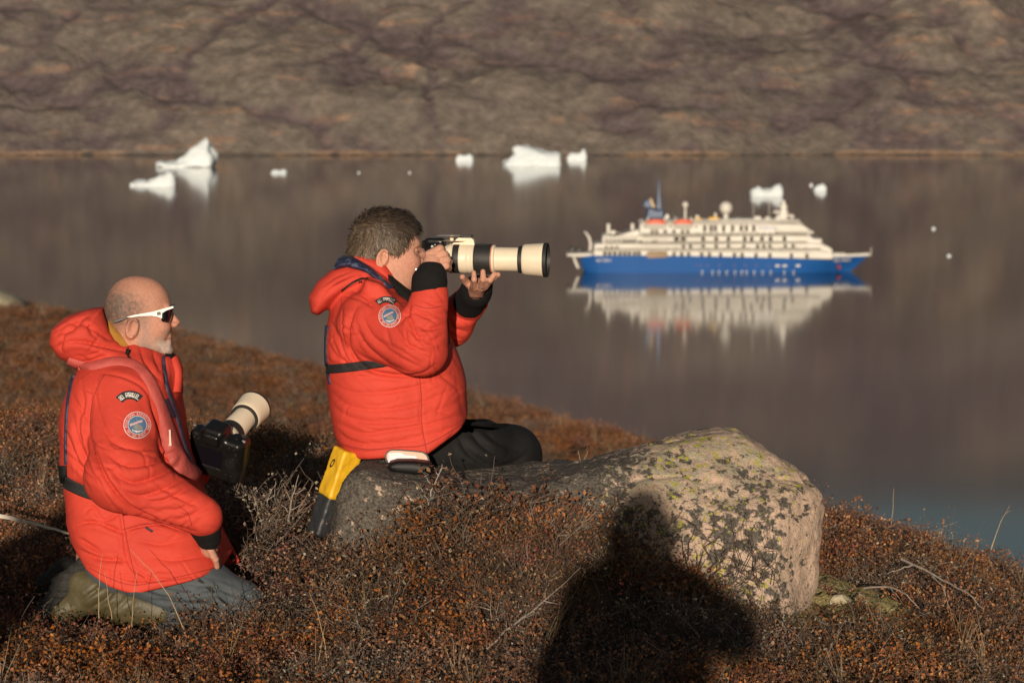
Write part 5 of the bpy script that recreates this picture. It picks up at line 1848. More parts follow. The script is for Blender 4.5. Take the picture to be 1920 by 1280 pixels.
def color_head_a(v, n):
    px, py = proj(v)
    c = np.tile(np.array([0.50, 0.245, 0.165]), (len(v), 1))
    nz = fbm(v * 60, 3, 5)
    c = c * (1 + 0.10 * fbm(v * 22, 3, 8))[:, None]
    def blend(m, col):
        nonlocal c
        m = np.clip(m, 0, 1)[:, None]
        c = c * (1 - m) + m * np.array(col)
    sm = lambda x: 1 / (1 + np.exp(-x))
    # clipped hair round the back and sides
    nf = fbm(v * 170, 2, 44)
    hair = sm((276 - px - (py - 560) * 0.25) / 11) * sm((py - 548 + (235 - px) * 0.35) / 11) * sm((608 - py) / 5)
    blend(hair * (0.85 + 0.5 * nf + 0.25 * nz), (0.105, 0.078, 0.062))
    blend(sm((232 - px) / 6) * sm((py - 548) / 8) * sm((630 - py) / 6) * (0.45 + 0.3 * nz), (0.11, 0.085, 0.07))
    side = sm((px - 258) / 3) * sm((280 - px) / 4) * sm((py - 592) / 5)
    blend(side * (0.55 + 0.5 * nz), (0.24, 0.185, 0.155))
    jaw = sm((py - 634 - np.maximum(0, 300 - px) * 0.10) / 5) * sm((px - 262) / 5)
    blend(jaw * (0.68 + 0.6 * nz), (0.29, 0.235, 0.20))
    chin = sm((py - 641) / 4) * sm((px - 296) / 5)
    blend(chin * (0.60 + 0.7 * fbm(v * 110, 2, 6)), (0.56, 0.49, 0.43))
    mous = np.exp(-((px - 316) / 8) ** 2 - ((py - 622) / 5) ** 2)
    blend(mous * 0.75, (0.26, 0.20, 0.165))
    lip = np.exp(-((px - 318) / 7) ** 2 - ((py - 636) / 5) ** 2) * (px > 309)
    blend(lip * 0.6, (0.40, 0.14, 0.11))
    nose = np.exp(-((px - 332) / 10) ** 2 - ((py - 604) / 12) ** 2) + np.exp(-((px - 300) / 12) ** 2 - ((py - 612) / 10) ** 2) * 0.6
    blend(nose * 0.4, (0.52, 0.20, 0.14))
    ear = np.exp(-((px - 248) / 13) ** 2 - ((py - 615) / 20) ** 2) * (n[:, 1] < 0.3)
    blend(ear * 0.35, (0.54, 0.22, 0.15))
    return np.clip(c, 0.01, 1)

def hand_parts(P, palm, fingers, k=0.008):
    d = palm
    for pts, rs in fingers:
        d = smin(d, chain(P, pts, rs, 0.004), k)
    return d

def hand_a(P):
    W = at(384, 995, 8.12)
    palm = cap(P, W, at(392, 1026, 8.16), 0.024, 0.026)
    palm = smin(palm, ell(P, at(393, 1028, 8.17), (0.020, 0.030, 0.028)), 0.01)
    fg = []
    for i, y in enumerate((8.095, 8.118, 8.141, 8.163)):
        fg.append(([at(397 + i, 1034, y + 0.03), at(404 + i, 1048, y + 0.035), at(407 + i * 1.5, 1062, y + 0.05)], [0.0098, 0.0090, 0.0078]))
    fg.append(([at(388, 1014, 8.13), at(394, 1030, 8.12), at(399, 1042, 8.125)], [0.0115, 0.0098, 0.0085]))
    return hand_parts(P, palm, fg)

def skin_color(v, n):
    c = np.tile(np.array([0.50, 0.255, 0.175]), (len(v), 1))
    return c * (1 + 0.12 * fbm(v * 40, 3, 2))[:, None]

def join_meshes(parts):
    V_, F_, C_ = [], [], []
    b = 0
    for v, f, c in parts:
        V_.append(v)
        F_.append(f + b)
        C_.append(c)
        b += len(v)
    return np.concatenate(V_), np.concatenate(F_), np.concatenate(C_)

def core_body(name, head, hands, trunk, parent_label, loc, bounds_head, bounds_hands, bounds_trunk, head_color):
    parts = []
    v, f = nets(head, *bounds_head, 0.0024)
    n = grad(head, v, 0.002)
    parts.append((v, f, head_color(v, n)))
    for h, (lo, hi) in zip(hands, bounds_hands):
        v, f = nets(h, lo, hi, 0.0024)
        parts.append((v, f, skin_color(v, None)))
    v, f = nets(trunk, *bounds_trunk, 0.012)
    parts.append((v, f, skin_color(v, None)))
    return join_meshes(parts)

def man_kneeling():
    base = Vector(at(260, 1150, YA))
    man = thing('person', base, 'kneeling bald man in a red parka, white-armed sunglasses and slate trousers', 'person')
    def trunk(P):
        d = chain(P, [HA(228, 700), HA(235, 800), HA(230, 950), HA(225, 1050)], [0.07, 0.11, 0.12, 0.13], 0.05)
        d = smin(d, chain(P, [A_SH, A_EL, A_WR, at(392, 1005, 8.10)], [0.05, 0.042, 0.03, 0.025], 0.02), 0.03)
        for y in (8.21, 8.50):
            d = smin(d, chain(P, [at(225, 1060, y), at(455, 1128, y), at(250, 1135, y)], [0.07, 0.048, 0.04], 0.02), 0.02)
        return d
    v, f, c = core_body('body', head_a, [hand_a], trunk, '', base,
                        [(HA(185, 700, -0.12)), (HA(350, 505, 0.12))],
                        [((at(365, 1085, 8.0)), (at(440, 985, 8.22)))],
                        [(at(90, 1200, 8.0) - V(0.05, 0, 0)), (at(520, 680, 8.75))], color_head_a)
    put('body', mesh_from('body', v, f, SKIN, colors=c), man)
    lo, hi = at(80, 1130, 7.9), at(460, 560, 8.75)
    lo[1], hi[1] = 7.92, 8.78
    lo[0] -= 0.05
    hi[0] += 0.02
    sdf_mesh('jacket', jacket_a, lo, hi, 0.0042, RED, man, disp=disp_jacket_a)
    TA = Surf(torso_a, lo, hi, 0.008, disp_jacket_a)
    JA = Surf(jacket_a, lo, hi, 0.0065, disp_jacket_a)
    # far front panel of the open jacket with its hook-and-loop patch
    pan = [(396, 950), (412, 982), (432, 1016), (450, 1050), (446, 1056), (424, 1062), (406, 1035), (390, 990), (384, 960)]
    fs = lambda P: slab(P, pan, 8.50, 0.012, 0.012)
    sdf_mesh('front_panel', fs, at(375, 1078, 8.44), at(462, 938, 8.56), 0.0035, RED, man, disp=lambda v, n: 0.003 * fbm(v * 25, 2, 4))
    strip('velcro_patch', fs, [(422, 1028), (438, 1046)], 5.0, 0.001, BLACK_WEB, man, 8.40, 8.60, round_=False)
    # cuff
    cuff = lambda P: chain(P, [at(366, 962, 8.075), at(384, 985, 8.085), at(391, 1008, 8.10)], [0.050, 0.042, 0.036], 0.02)
    sdf_mesh('cuff', cuff, at(330, 1045, 7.95), at(430, 920, 8.2), 0.004, BLACK_CLOTH, man)
    # neck gaiter
    g = [(206, 596), (224, 612), (246, 634), (268, 645), (284, 647), (290, 656), (280, 668), (245, 672), (215, 650), (204, 620)]
    gs = lambda P: slab(P, g, YA, 0.078, 0.05)
    sdf_mesh('neck_gaiter', gs, HA(195, 685, -0.12), HA(300, 585, 0.12), 0.004, OCHRE, man, disp=lambda v, n: puff(v, rotm(-40), 40, 0.003, 4))
    # life vest lobe, belt and zip laid on the jacket
    strip('life_vest', TA, [(128, 676), (165, 686), (210, 678), (250, 686), (276, 712), (294, 752), (311, 800), (326, 845), (346, 876), (372, 888)], [6, 8, 9, 11, 13, 14, 15, 16, 17, 13], 0.010, DULL_RED, man, 7.9, 8.6, across=9)
    strip('belt', TA, [(116, 898), (130, 908), (160, 922), (200, 934), (245, 941), (300, 946)], 10.5, 0.005, BLACK_WEB, man, 7.9, 8.6, round_=False)
    strip('buckle', TA, [(119, 872), (121, 905)], 6, 0.012, BLACK_PLASTIC, man, 7.9, 8.6)
    strip('back_trim', TA, [(138, 700), (128, 750), (124, 810), (124, 870)], 2.2, 0.004, NAVY, man, 7.9, 8.6)
    strip('zip', TA, [(306, 668), (309, 700), (315, 732), (329, 772), (341, 815), (352, 850), (366, 880)], 2.4, 0.004, NAVY, man, 7.9, 8.6)
    strip('zip_flap', TA, [(326, 672), (333, 700), (330, 735)], 5, 0.012, RED, man, 7.9, 8.6)
    strip('collar_lining', TA, [(309, 664), (318, 664), (326, 671)], 5, 0.002, BLACK_CLOTH, man, 7.9, 8.6)
    strip('chest_logo', TA, [(309, 748), (318, 770), (325, 782)], [6, 6, 3], 0.002, NAVY, man, 7.9, 8.6, round_=False)
    strip('pocket_zip_pull', JA, [(273, 988), (286, 996)], 2.2, 0.004, NAVY, man, 7.8, 8.6)
    strip('vest_toggle', TA, [(312, 806), (313, 822), (314, 836)], [1.6, 1.6, 2.6], 0.014, material('cream_toggle', (0.6, 0.42, 0.33), rough=0.5), man, 7.9, 8.6)
    strip('hood_cord', TA, [(240, 654), (238, 664), (246, 676), (262, 690), (266, 704), (258, 708)], 1.3, 0.006, BLACK_PLASTIC, man, 7.9, 8.6)
    strip('cord_lock', TA, [(236, 660), (243, 663)], 4, 0.012, BLACK_PLASTIC, man, 7.9, 8.6)
    badge(man, JA, 257, 797, 25.5, 0.10, 7.85, 8.4)
    arc_tab(man, JA, 243.5, 766, 17.5, 33.5, -52, 46, 7.85, 8.4)
    strip('seam', JA, [(196, 702), (176, 745), (170, 800), (180, 852)], 0.7, 0.0006, SEAM, man, 7.8, 8.6, across=3)
    strip('seam', JA, [(228, 952), (236, 1000), (246, 1050), (258, 1098)], 0.7, 0.0006, SEAM, man, 7.8, 8.6, across=3)
    strip('seam', JA, [(168, 1064), (212, 1086), (258, 1096), (340, 1080), (415, 1060)], 0.7, 0.0006, SEAM, man, 7.8, 8.6, across=3)
    strip('seam', JA, [(232, 992), (262, 984), (300, 980), (322, 981)], 0.8, 0.0010, SEAM, man, 7.8, 8.6, across=3)
    strip('seam', JA, [(335, 948), (352, 962), (360, 985)], 0.7, 0.0006, SEAM, man, 7.8, 8.6, across=3)
    # trousers
    def trousers(P):
        d = None
        for y, o in ((8.21, 0), (8.50, -6)):
            q = chain(P, [at(215 + o, 1062, y), at(370 + o, 1100, y), at(458 + o, 1132, y)], [0.090, 0.088, 0.066], 0.04)
            q = smin(q, chain(P, [at(455 + o, 1138, y), at(300 + o, 1150, y)], [0.062, 0.056], 0.02), 0.03)
            d = q if d is None else smin(d, q, 0.03)
        return d
    sdf_mesh('trousers', trousers, at(130, 1215, 8.05), at(540, 985, 8.68), 0.0065, TROUSER_A, man,
             disp=lambda v, n: puff(v, rotm(-12), 9, 0.0035, 21) + fold(v, n, [([(290, 1100), (345, 1112), (425, 1100)], 0.009, 4), ([(280, 1122), (330, 1130), (405, 1134)], 0.010, 4), ([(330, 1096), (380, 1104), (440, 1108)], 0.008, 3.5), ([(400, 1090), (430, 1112), (470, 1120)], 0.007, 3.5), ([(270, 1108), (300, 1118), (350, 1122)], 0.007, 4), ([(420, 1128), (450, 1136), (480, 1130)], 0.007, 3.5)]) + crinkle(v, n, (270, 1085, 480, 1150), 14, 12, 31, 0.002))
    strip('thigh_zip', trousers, [(372, 1086), (392, 1102), (415, 1124), (442, 1146)], 3.0, 0.002, BLACK_WEB, man, 7.9, 8.6, round_=False)
    # boots
    for y, ox in ((8.20, 0), (8.52, -34)):
        def boot(P, y=y, ox=ox):
            d = chain(P, [at(300 + ox, 1142, y), at(230 + ox, 1128, y), at(182 + ox, 1106, y)], [0.056, 0.060, 0.060], 0.03)
            d = smin(d, chain(P, [at(182 + ox, 1100, y), at(152 + ox, 1092, y)], [0.054, 0.046], 0.02), 0.03)
            d = smin(d, chain(P, [at(175 + ox, 1110, y), at(118 + ox, 1146, y)], [0.050, 0.042], 0.02), 0.03)
            return d
        lo, hi = at(60 + ox, 1215, y - 0.1), at(345 + ox, 1030, y + 0.1)
        b = sdf_mesh('boot', boot, lo, hi, 0.005, BOOT, man, disp=lambda v, n, ox=ox: fold(v, n, [([(150 + ox, 1128), (190 + ox, 1098), (222 + ox, 1072)], 0.010, 4), ([(170 + ox, 1140), (200 + ox, 1122), (225 + ox, 1090)], 0.009, 4), ([(205 + ox, 1150), (232 + ox, 1128), (250 + ox, 1100)], 0.006, 5)]) + 0.002 * fbm(v * 30, 3, 6))
        def sole(P, y=y, ox=ox):
            return chain(P, [at(158 + ox, 1062, y), at(122 + ox, 1098, y), at(88 + ox, 1148, y)], [0.030, 0.034, 0.032], 0.02) + 0.0018 * np.sin(P[:, 2] * 300)
        sdf_mesh('sole', sole, at(50 + ox, 1200, y - 0.07), at(190 + ox, 1025, y + 0.07), 0.004, SOLE, b)
    return man
man_kneeling()

def sunglasses():
    g = thing('sunglasses', Vector(HA(320, 590)), 'wraparound sunglasses with a white temple and dark lens on bald man', 'sunglasses')
    arm = [(236, 594.5), (250, 590.5), (285, 584.5), (306, 578.5), (324, 573.5), (326, 577), (312, 582), (304, 587), (304, 597), (296, 594), (285, 592), (262, 592.5), (246, 595)]
    tip = [(210, 604.5), (215, 600.5), (228, 596), (237, 593.5), (240, 595.5), (230, 600), (220, 603.5)]
    for s in (-1, 1):
        m = MB()
        y = YA + s * 0.0815
        prism_px(m, arm, y, 0.0022)
        t = m.build('temple', WHITE_PLASTIC, g, bevel=0.0006)
        m = MB()
        prism_px(m, tip, y, 0.0026)
        m.build('temple_tip', BLACK_PLASTIC, t, bevel=0.0006)
        m = MB()
        prism_px(m, [(294, 585), (301, 584), (302, 590), (295, 591)], YA + s * 0.084, 0.002)
        m.build('hinge', BLACK_PLASTIC, t)
    nphi, nr = 28, 7
    vs, fs, top = [], [], []
    for i in range(nphi + 1):
        ph = math.pi * i / nphi
        sn = math.sin(ph)
        x = 300 + 26.5 * sn ** 0.8
        dy = -0.079 * math.cos(ph)
        r0 = 583 - 9 * sn
        r1 = 602.5 - 4.0 * sn ** 4 + 2.5 * math.sin(2 * ph) ** 2 - 9 * max(0, sn - 0.93) / 0.07
        for j in range(nr + 1):
            w = j / nr
            vs.append(HA(x - 5 * w * w * sn + (3 * w if sn < 0.3 else 0), r0 + (r1 - r0) * w, dy))
        top.append(HA(x + 1, r0 - 0.5, dy))
    for i in range(nphi):
        for j in range(nr):
            a = i * (nr + 1) + j
            fs.append((a, a + 1, a + nr + 2, a + nr + 1))
    o = put('lens', mesh_from('lens', vs, fs, GLASS_DARK), g)
    sd = o.modifiers.new('thickness', 'SOLIDIFY')
    sd.thickness = 0.0015
    m = MB()
    m.tube(top, 0.0028, n=8)
    m.build('frame', WHITE_PLASTIC, g, smooth=True)
    m = MB()
    m.tube([p + V(-0.001, 0, 0.0035) for p in top[6:-6]], 0.0030, n=8)
    m.build('brow_bar', BLACK_PLASTIC, g, smooth=True)
sunglasses()
# ------------------------------------------------------------------ seated man with the long lens
YB = 9.0
def HB(px, py, dy=0.0):
    return at(px, py, YB + dy)

ROWS_B = [(505, 668, 712, 0.08), (525, 650, 728, 0.13), (548, 636, 752, 0.175), (572, 622, 788, 0.205), (605, 612, 826, 0.228), (640, 609, 848, 0.238), (680, 610, 866, 0.24), (720, 614, 874, 0.245), (755, 619, 875, 0.25), (790, 625, 880, 0.255), (820, 632, 884, 0.26), (845, 642, 886, 0.26), (880, 655, 888, 0.26)]
HEM_B = [(540, 400), (960, 400), (960, 770), (884, 790), (868, 806), (800, 851), (740, 856), (690, 862), (655, 862), (630, 845), (540, 800)]
B_SH, B_EL, B_WR = at(690, 606, 8.82), at(787, 653, 8.69), at(806, 552, 8.715)
HOOD_B = [(583, 552), (587, 582), (600, 588), (618, 574), (645, 548), (690, 524), (728, 540), (740, 535), (724, 516), (692, 498), (655, 490), (630, 500), (602, 524)]

def torso_b(P):
    d = loft(P, ROWS_B, YB, 2.8)
    d = smax(d, slab(P, HEM_B, 8.78, 2.0, 0.01), 0.015)
    h = slab(P, HOOD_B, YB, 0.17, 0.09)
    h = smax(h, -ell(P, HB(722, 470), (0.095, 0.085, 0.10)), 0.02)
    d = smin(d, h, 0.022)
    yoke = slab(P, [(690, 522), (716, 528), (740, 552), (766, 584), (705, 564), (680, 545)], 8.9, 0.13, 0.03)
    return smin(d, yoke, 0.02)

def sleeve_b(P):
    d = chain(P, [B_SH, B_EL], [0.098, 0.084], 0.03)
    return smin(d, chain(P, [B_EL, B_WR], [0.078, 0.055], 0.03), 0.035)

def far_sleeve_b(P):
    return chain(P, [at(715, 605, 9.2), at(842, 608, 9.2), at(884, 562, 9.12)], [0.095, 0.068, 0.056], 0.03)

def jacket_b(P):
    d = smin(torso_b(P), sleeve_b(P), 0.014)
    return smin(d, far_sleeve_b(P), 0.012)

STROKES_B = [
    ([(668, 575), (655, 615), (660, 660), (690, 692), (740, 703), (790, 702), (815, 685)], 0.014, -4.5),
    ([(662, 545), (690, 560), (700, 585)], 0.006, 4), ([(640, 552), (672, 560), (700, 575)], 0.005, 3),
    # upper sleeve
    ([(680, 590), (700, 630), (745, 665), (790, 690)], 0.007, 5), ([(668, 610), (690, 650), (735, 685), (780, 696)], 0.007, 4.5), ([(735, 600), (760, 640), (800, 668)], 0.006, 5),
    ([(765, 575), (770, 600), (785, 640)], 0.009, 4), ([(712, 640), (750, 655), (788, 680)], 0.005, 4), ([(750, 610), (765, 590), (772, 570)], 0.008, 4),
    # forearm
    ([(778, 585), (800, 595), (828, 590)], 0.005, 3.5), ([(780, 610), (805, 618), (830, 610)], 0.007, 4), ([(782, 630), (808, 640), (828, 630)], 0.006, 4), ([(790, 560), (815, 572), (832, 570)], 0.004, 3),
    # far sleeve
    ([(850, 565), (870, 580), (902, 582)], 0.006, 3.5), ([(842, 585), (865, 600), (895, 602)], 0.006, 3.5), ([(838, 605), (856, 618), (882, 622)], 0.005, 3.5),
    # back
    ([(618, 600), (640, 640), (662, 690)], 0.006, 4), ([(614, 640), (630, 665), (650, 680)], 0.006, 3.5), ([(640, 570), (642, 620), (655, 665)], 0.006, -4), ([(618, 625), (636, 660), (660, 700)], 0.004, 3),
    # lower body, drawn folds running up to the right
    ([(620, 715), (660, 735), (720, 735), (780, 725), (850, 700)], 0.0048, 4.5), ([(622, 735), (660, 762), (720, 768), (790, 755), (866, 722)], 0.0048, 4.5),
    ([(626, 760), (665, 785), (725, 792), (790, 782), (870, 748)], 0.0054, 4.5), ([(630, 790), (680, 812), (735, 806), (800, 795), (872, 775)], 0.0060, 4.5),
    ([(636, 815), (690, 832), (760, 826), (820, 815)], 0.0048, 4.5), ([(645, 838), (690, 846), (745, 840), (795, 842)], 0.0042, 4), ([(780, 700), (790, 740), (788, 780), (800, 840)], 0.0030, 3),
    ([(785, 790), (820, 780), (850, 765)], 0.0048, 3.5), ([(800, 815), (830, 808), (862, 795)], 0.0036, 3.5), ([(690, 712), (750, 716), (810, 708)], 0.0030, 4), ([(842, 655), (858, 680), (868, 705)], 0.0030, 4), ([(815, 690), (838, 712), (862, 730)], 0.0036, 4),
    ([(630, 800), (655, 825), (700, 838)], 0.0036, 4),
    # hood
    ([(592, 575), (610, 550), (640, 530), (675, 518), (705, 520)], 0.010, 4), ([(604, 540), (630, 520), (660, 510)], 0.005, 4.5),
    ([(700, 525), (730, 540), (760, 560)], 0.006, 3), ([(705, 560), (735, 562), (766, 566)], 0.010, 3),
]

def disp_jacket_b(v, n):
    px, py = proj(v)
    d = fold(v, n, STROKES_B)
    d = d + puff(v, rotm(24), 5.0, 0.0055, 43) + puff(v, rotm(-35), 17, 0.0016, 49)
    d = d + crinkle(v, n, (615, 580, 680, 690), 60, 14, 11) + crinkle(v, n, (660, 580, 820, 695), 40, 24, 12) + crinkle(v, n, (775, 560, 835, 660), 8, 12, 13) + crinkle(v, n, (620, 700, 870, 850), -24, 34, 14) + crinkle(v, n, (835, 560, 905, 640), 20, 12, 15)
    belt = np.interp(px, [610, 720], [692, 681])
    d = d - 0.009 * np.exp(-((py - belt) / 9) ** 2) * (px < 735) * (sleeve_b(v) > 0.01)
    return d

def head_b(P):
    d = ell(P, HB(722, 454), (0.096, 0.075, 0.090))
    d = smin(d, ell(P, HB(750, 456), (0.060, 0.064, 0.066)), 0.03)
    d = smin(d, ell(P, HB(753, 492), (0.053, 0.057, 0.062)), 0.035)
    for s in (-1, 1):
        d = smin(d, cap(P, HB(732, 504, s * 0.044), HB(762, 519, s * 0.020), 0.022, 0.017), 0.03)
        d = smin(d, ell(P, HB(768, 492, s * 0.034), (0.028, 0.022, 0.028)), 0.03)
    d = smin(d, cap(P, HB(780, 459, -0.028), HB(780, 459, 0.028), 0.010, 0.010), 0.018)
    d = smax(d, -ell(P, HB(786, 471, -0.034), (0.013, 0.015, 0.011)), 0.014)
    d = smin(d, ell(P, HB(778, 471, -0.031), (0.012, 0.011, 0.011)), 0.004)
    d = smin(d, cap(P, HB(783, 468), HB(794, 486), 0.007, 0.0105), 0.012)
    for s in (-1, 1):
        d = smin(d, ell(P, HB(789, 490, s * 0.011), (0.011, 0.008, 0.0075)), 0.008)
    d = smin(d, cap(P, HB(781, 505, -0.016), HB(781, 505, 0.016), 0.009, 0.009), 0.010)
    d = smax(d, -cap(P, HB(776, 509, -0.032), HB(790, 508, -0.004), 0.002, 0.002), 0.004)
    d = smin(d, ell(P, HB(770, 523), (0.020, 0.022, 0.014)), 0.02)
    a = math.radians(20)
    M = [[math.cos(a), 0, math.sin(a)], [0, 1, 0], [-math.sin(a), 0, math.cos(a)]]
    for s in (-1, 1):
        e = ell(P, HB(717, 484, s * 0.077), (0.019, 0.013, 0.028), M)
        e = smax(e, -ell(P, HB(720, 482, s * 0.091), (0.0115, 0.011, 0.019), M), 0.005)
        e = smin(e, cap(P, HB(721, 478, s * 0.081), HB(720, 490, s * 0.082), 0.0035, 0.0030), 0.004)
        e = smin(e, ear_rim(P, HB(717, 484, s * 0.0875), 0.0155, 0.0275, math.radians(20)), 0.004)
        e = smax(e, -ell(P, HB(719, 487, s * 0.093), (0.0075, 0.012, 0.013)), 0.003)
        d = smin(d, e, 0.008)
    d = smin(d, cap(P, HB(742, 512), HB(718, 575), 0.062, 0.070), 0.04)
    return d

def color_head_b(v, n):
    px, py = proj(v)
    c = np.tile(np.array([0.53, 0.27, 0.185]), (len(v), 1))
    c = c * (1 + 0.10 * fbm(v * 22, 3, 18))[:, None]
    nz = fbm(v * 60, 3, 15)
    def blend(m, col):
        nonlocal c
        m = np.clip(m, 0, 1)[:, None]
        c = c * (1 - m) + m * np.array(col)
    cheek = np.exp(-((px - 765) / 16) ** 2 - ((py - 495) / 16) ** 2)
    blend(cheek * 0.45, (0.52, 0.20, 0.14))
    ear = np.exp(-((px - 717) / 12) ** 2 - ((py - 484) / 16) ** 2)
    blend(ear * 0.35, (0.56, 0.24, 0.16))
    brow = np.exp(-((px - 777) / 8) ** 2 - ((py - 458 - (777 - px) * 0.2) / 2.6) ** 2)
    blend(brow * 0.6, (0.16, 0.11, 0.08))
    eye = np.exp(-((px - 782) / 4) ** 2 - ((py - 472) / 2.2) ** 2)
    blend(eye * 0.7, (0.05, 0.035, 0.03))
    skull = 1 / (1 + np.exp(-(462 - py - np.maximum(px - 745, 0) * 0.8) / 4))
    blend(skull * 0.9, (0.09, 0.065, 0.05))
    return np.clip(c, 0.01, 1)

HAIRLINE_B = [(640, 492), (640, 420), (660, 385), (720, 370), (780, 380), (800, 415), (788, 434), (777, 436), (768, 446), (764, 458), (757, 470), (748, 474), (730, 470), (713, 468), (706, 476), (702, 489), (690, 496), (664, 497)]
def hair_b(P):
    d = ell(P, HB(719, 449), (0.104, 0.084, 0.097))
    d = smin(d, ell(P, HB(748, 446), (0.067, 0.072, 0.076)), 0.03)
    d = smin(d, ell(P, HB(690, 476), (0.060, 0.072, 0.045)), 0.03)
    N = P * np.array([30, 22, 16])
    d = d - 0.006 * fbm(N, 3, 33) - 0.003 * vn(P * np.array([90, 60, 40]), 35)
    return smax(d, slab(P, HAIRLINE_B, 8.95, 0.2, 0.01), 0.012)

def hair_color(px, py, nz, nz2):
    top = 1 / (1 + np.exp(-(432 - py + (px - 720) * 0.35) / 10))
    side = np.array([0.105, 0.075, 0.052])
    dark = np.array([0.030, 0.021, 0.016])
    c = side[None] * (1 - top[:, None]) + dark[None] * top[:, None]
    blond = np.clip(nz2 * 2.2 - 0.25, 0, 1)[:, None] * np.clip((760 - px) / 60, 0, 1)[:, None]
    c = c * (1 - 0.5 * blond) + 0.5 * blond * np.array([0.26, 0.175, 0.095])
    return np.clip(c * (1 + 0.6 * nz)[:, None], 0.006, 1)

def hair_mesh_b(parent):
    v, f = nets(hair_b, HB(640, 505, -0.13), HB(805, 375, 0.13), 0.003)
    px, py = proj(v)
    c = hair_color(px, py, fbm(v * np.array([120, 80, 60]), 3, 3), fbm(v * 35, 3, 6))
    cap_o = put('hair', mesh_from('hair', v, f, HAIR, colors=c), parent)
    # locks: slim blades lying over the cap
    r = np.random.default_rng(5)
    n = grad(hair_b, v, 0.004)
    ok = np.where((n[:, 1] < 0.6))[0]
    pick = r.choice(ok, 5200)
    vs, fs, cs = [], [], []
    for i in pick:
        p, nn = v[i], n[i]
        a, b = px[i], py[i]
        # combed forward on top, down and back at the sides
        if b < 430:
            flow = V(0.9, r.normal(0, 0.4), -0.25 - 0.5 * (a > 750))
        else:
            flow = V(-0.15 if a < 720 else 0.1, r.normal(0, 0.15), -1.0)
        flow = flow + r.normal(0, 0.35, 3)
        flow = flow - nn * (flow @ nn)
        flow /= np.linalg.norm(flow) + 1e-9
        side = np.cross(flow, nn)
        L = r.uniform(0.014, 0.042)
        w = r.uniform(0.0007, 0.0016)
        lift = r.uniform(0.001, 0.011)
        col = hair_color(np.array([a]), np.array([b]), r.normal(0, 0.5, 1), r.normal(0, 0.35, 1))[0]
        k = len(vs)
        q0 = p - nn * 0.002
        q1 = p + flow * L * 0.5 + nn * lift
        q2 = p + flow * L + nn * lift * 0.4 + r.normal(0, 0.002, 3)
        vs += [q0 - side * w, q0 + side * w, q1 + side * w * 0.9, q1 - side * w * 0.9, q2]
        cs += [col] * 5
        fs += [(k, k + 1, k + 2, k + 3), (k + 3, k + 2, k + 4)]
    put('locks', mesh_from('locks', np.array(vs), fs, HAIR, colors=np.array(cs)), cap_o)['kind'] = 'stuff'

def grip_hand_b(P):
    palm = ell(P, at(810, 493, 8.735), (0.027, 0.022, 0.034))
    palm = smin(palm, cap(P, at(807, 512, 8.725), at(811, 494, 8.735), 0.026, 0.026), 0.012)
    K = [((804, 476), (825, 466)), ((807, 485), (833, 477)), ((811, 494), (838, 488)), ((815, 503), (837, 499))]
    fg = []
    for i, (a, b) in enumerate(K):
        r = [0.0122, 0.0125, 0.0118, 0.0105][i]
        fg.append(([at(*a, 8.735), at(*b, 8.732), at(b[0] + 4, b[1] + 3, 8.765), at(b[0] - 2, b[1] + 5, 8.80)], [r, r * 0.98, r * 0.92, r * 0.8]))
    fg.append(([at(803, 486, 8.745), at(794, 478, 8.77), at(791, 471, 8.80)], [0.0125, 0.011, 0.0095]))
    return hand_parts(P, palm, fg, 0.003)

def support_hand_b(P):
    palm = ell(P, at(898, 536, 8.95), (0.026, 0.042, 0.017))
    palm = smin(palm, cap(P, at(893, 548, 9.0), at(898, 536, 8.95), 0.026, 0.024), 0.015)
    fg = [([at(891, 540, 8.92), at(889, 524, 8.872), at(888.5, 511, 8.868)], [0.0100, 0.0090, 0.0075]),
          ([at(902, 541, 8.91), at(906, 524, 8.862), at(905.5, 509, 8.864)], [0.0110, 0.0098, 0.0082]),
          ([at(910, 538, 8.91), at(919, 525, 8.862), at(927, 514, 8.866)], [0.0105, 0.0096, 0.0082]),
          ([at(913, 533, 8.93), at(925, 521, 8.885), at(934, 515, 8.872)], [0.0105, 0.0096, 0.0084]),
          ([at(884, 538, 9.0), at(872, 526, 8.985), at(867, 519, 8.955)], [0.013, 0.0115, 0.0095])]
    return hand_parts(P, palm, fg, 0.006)

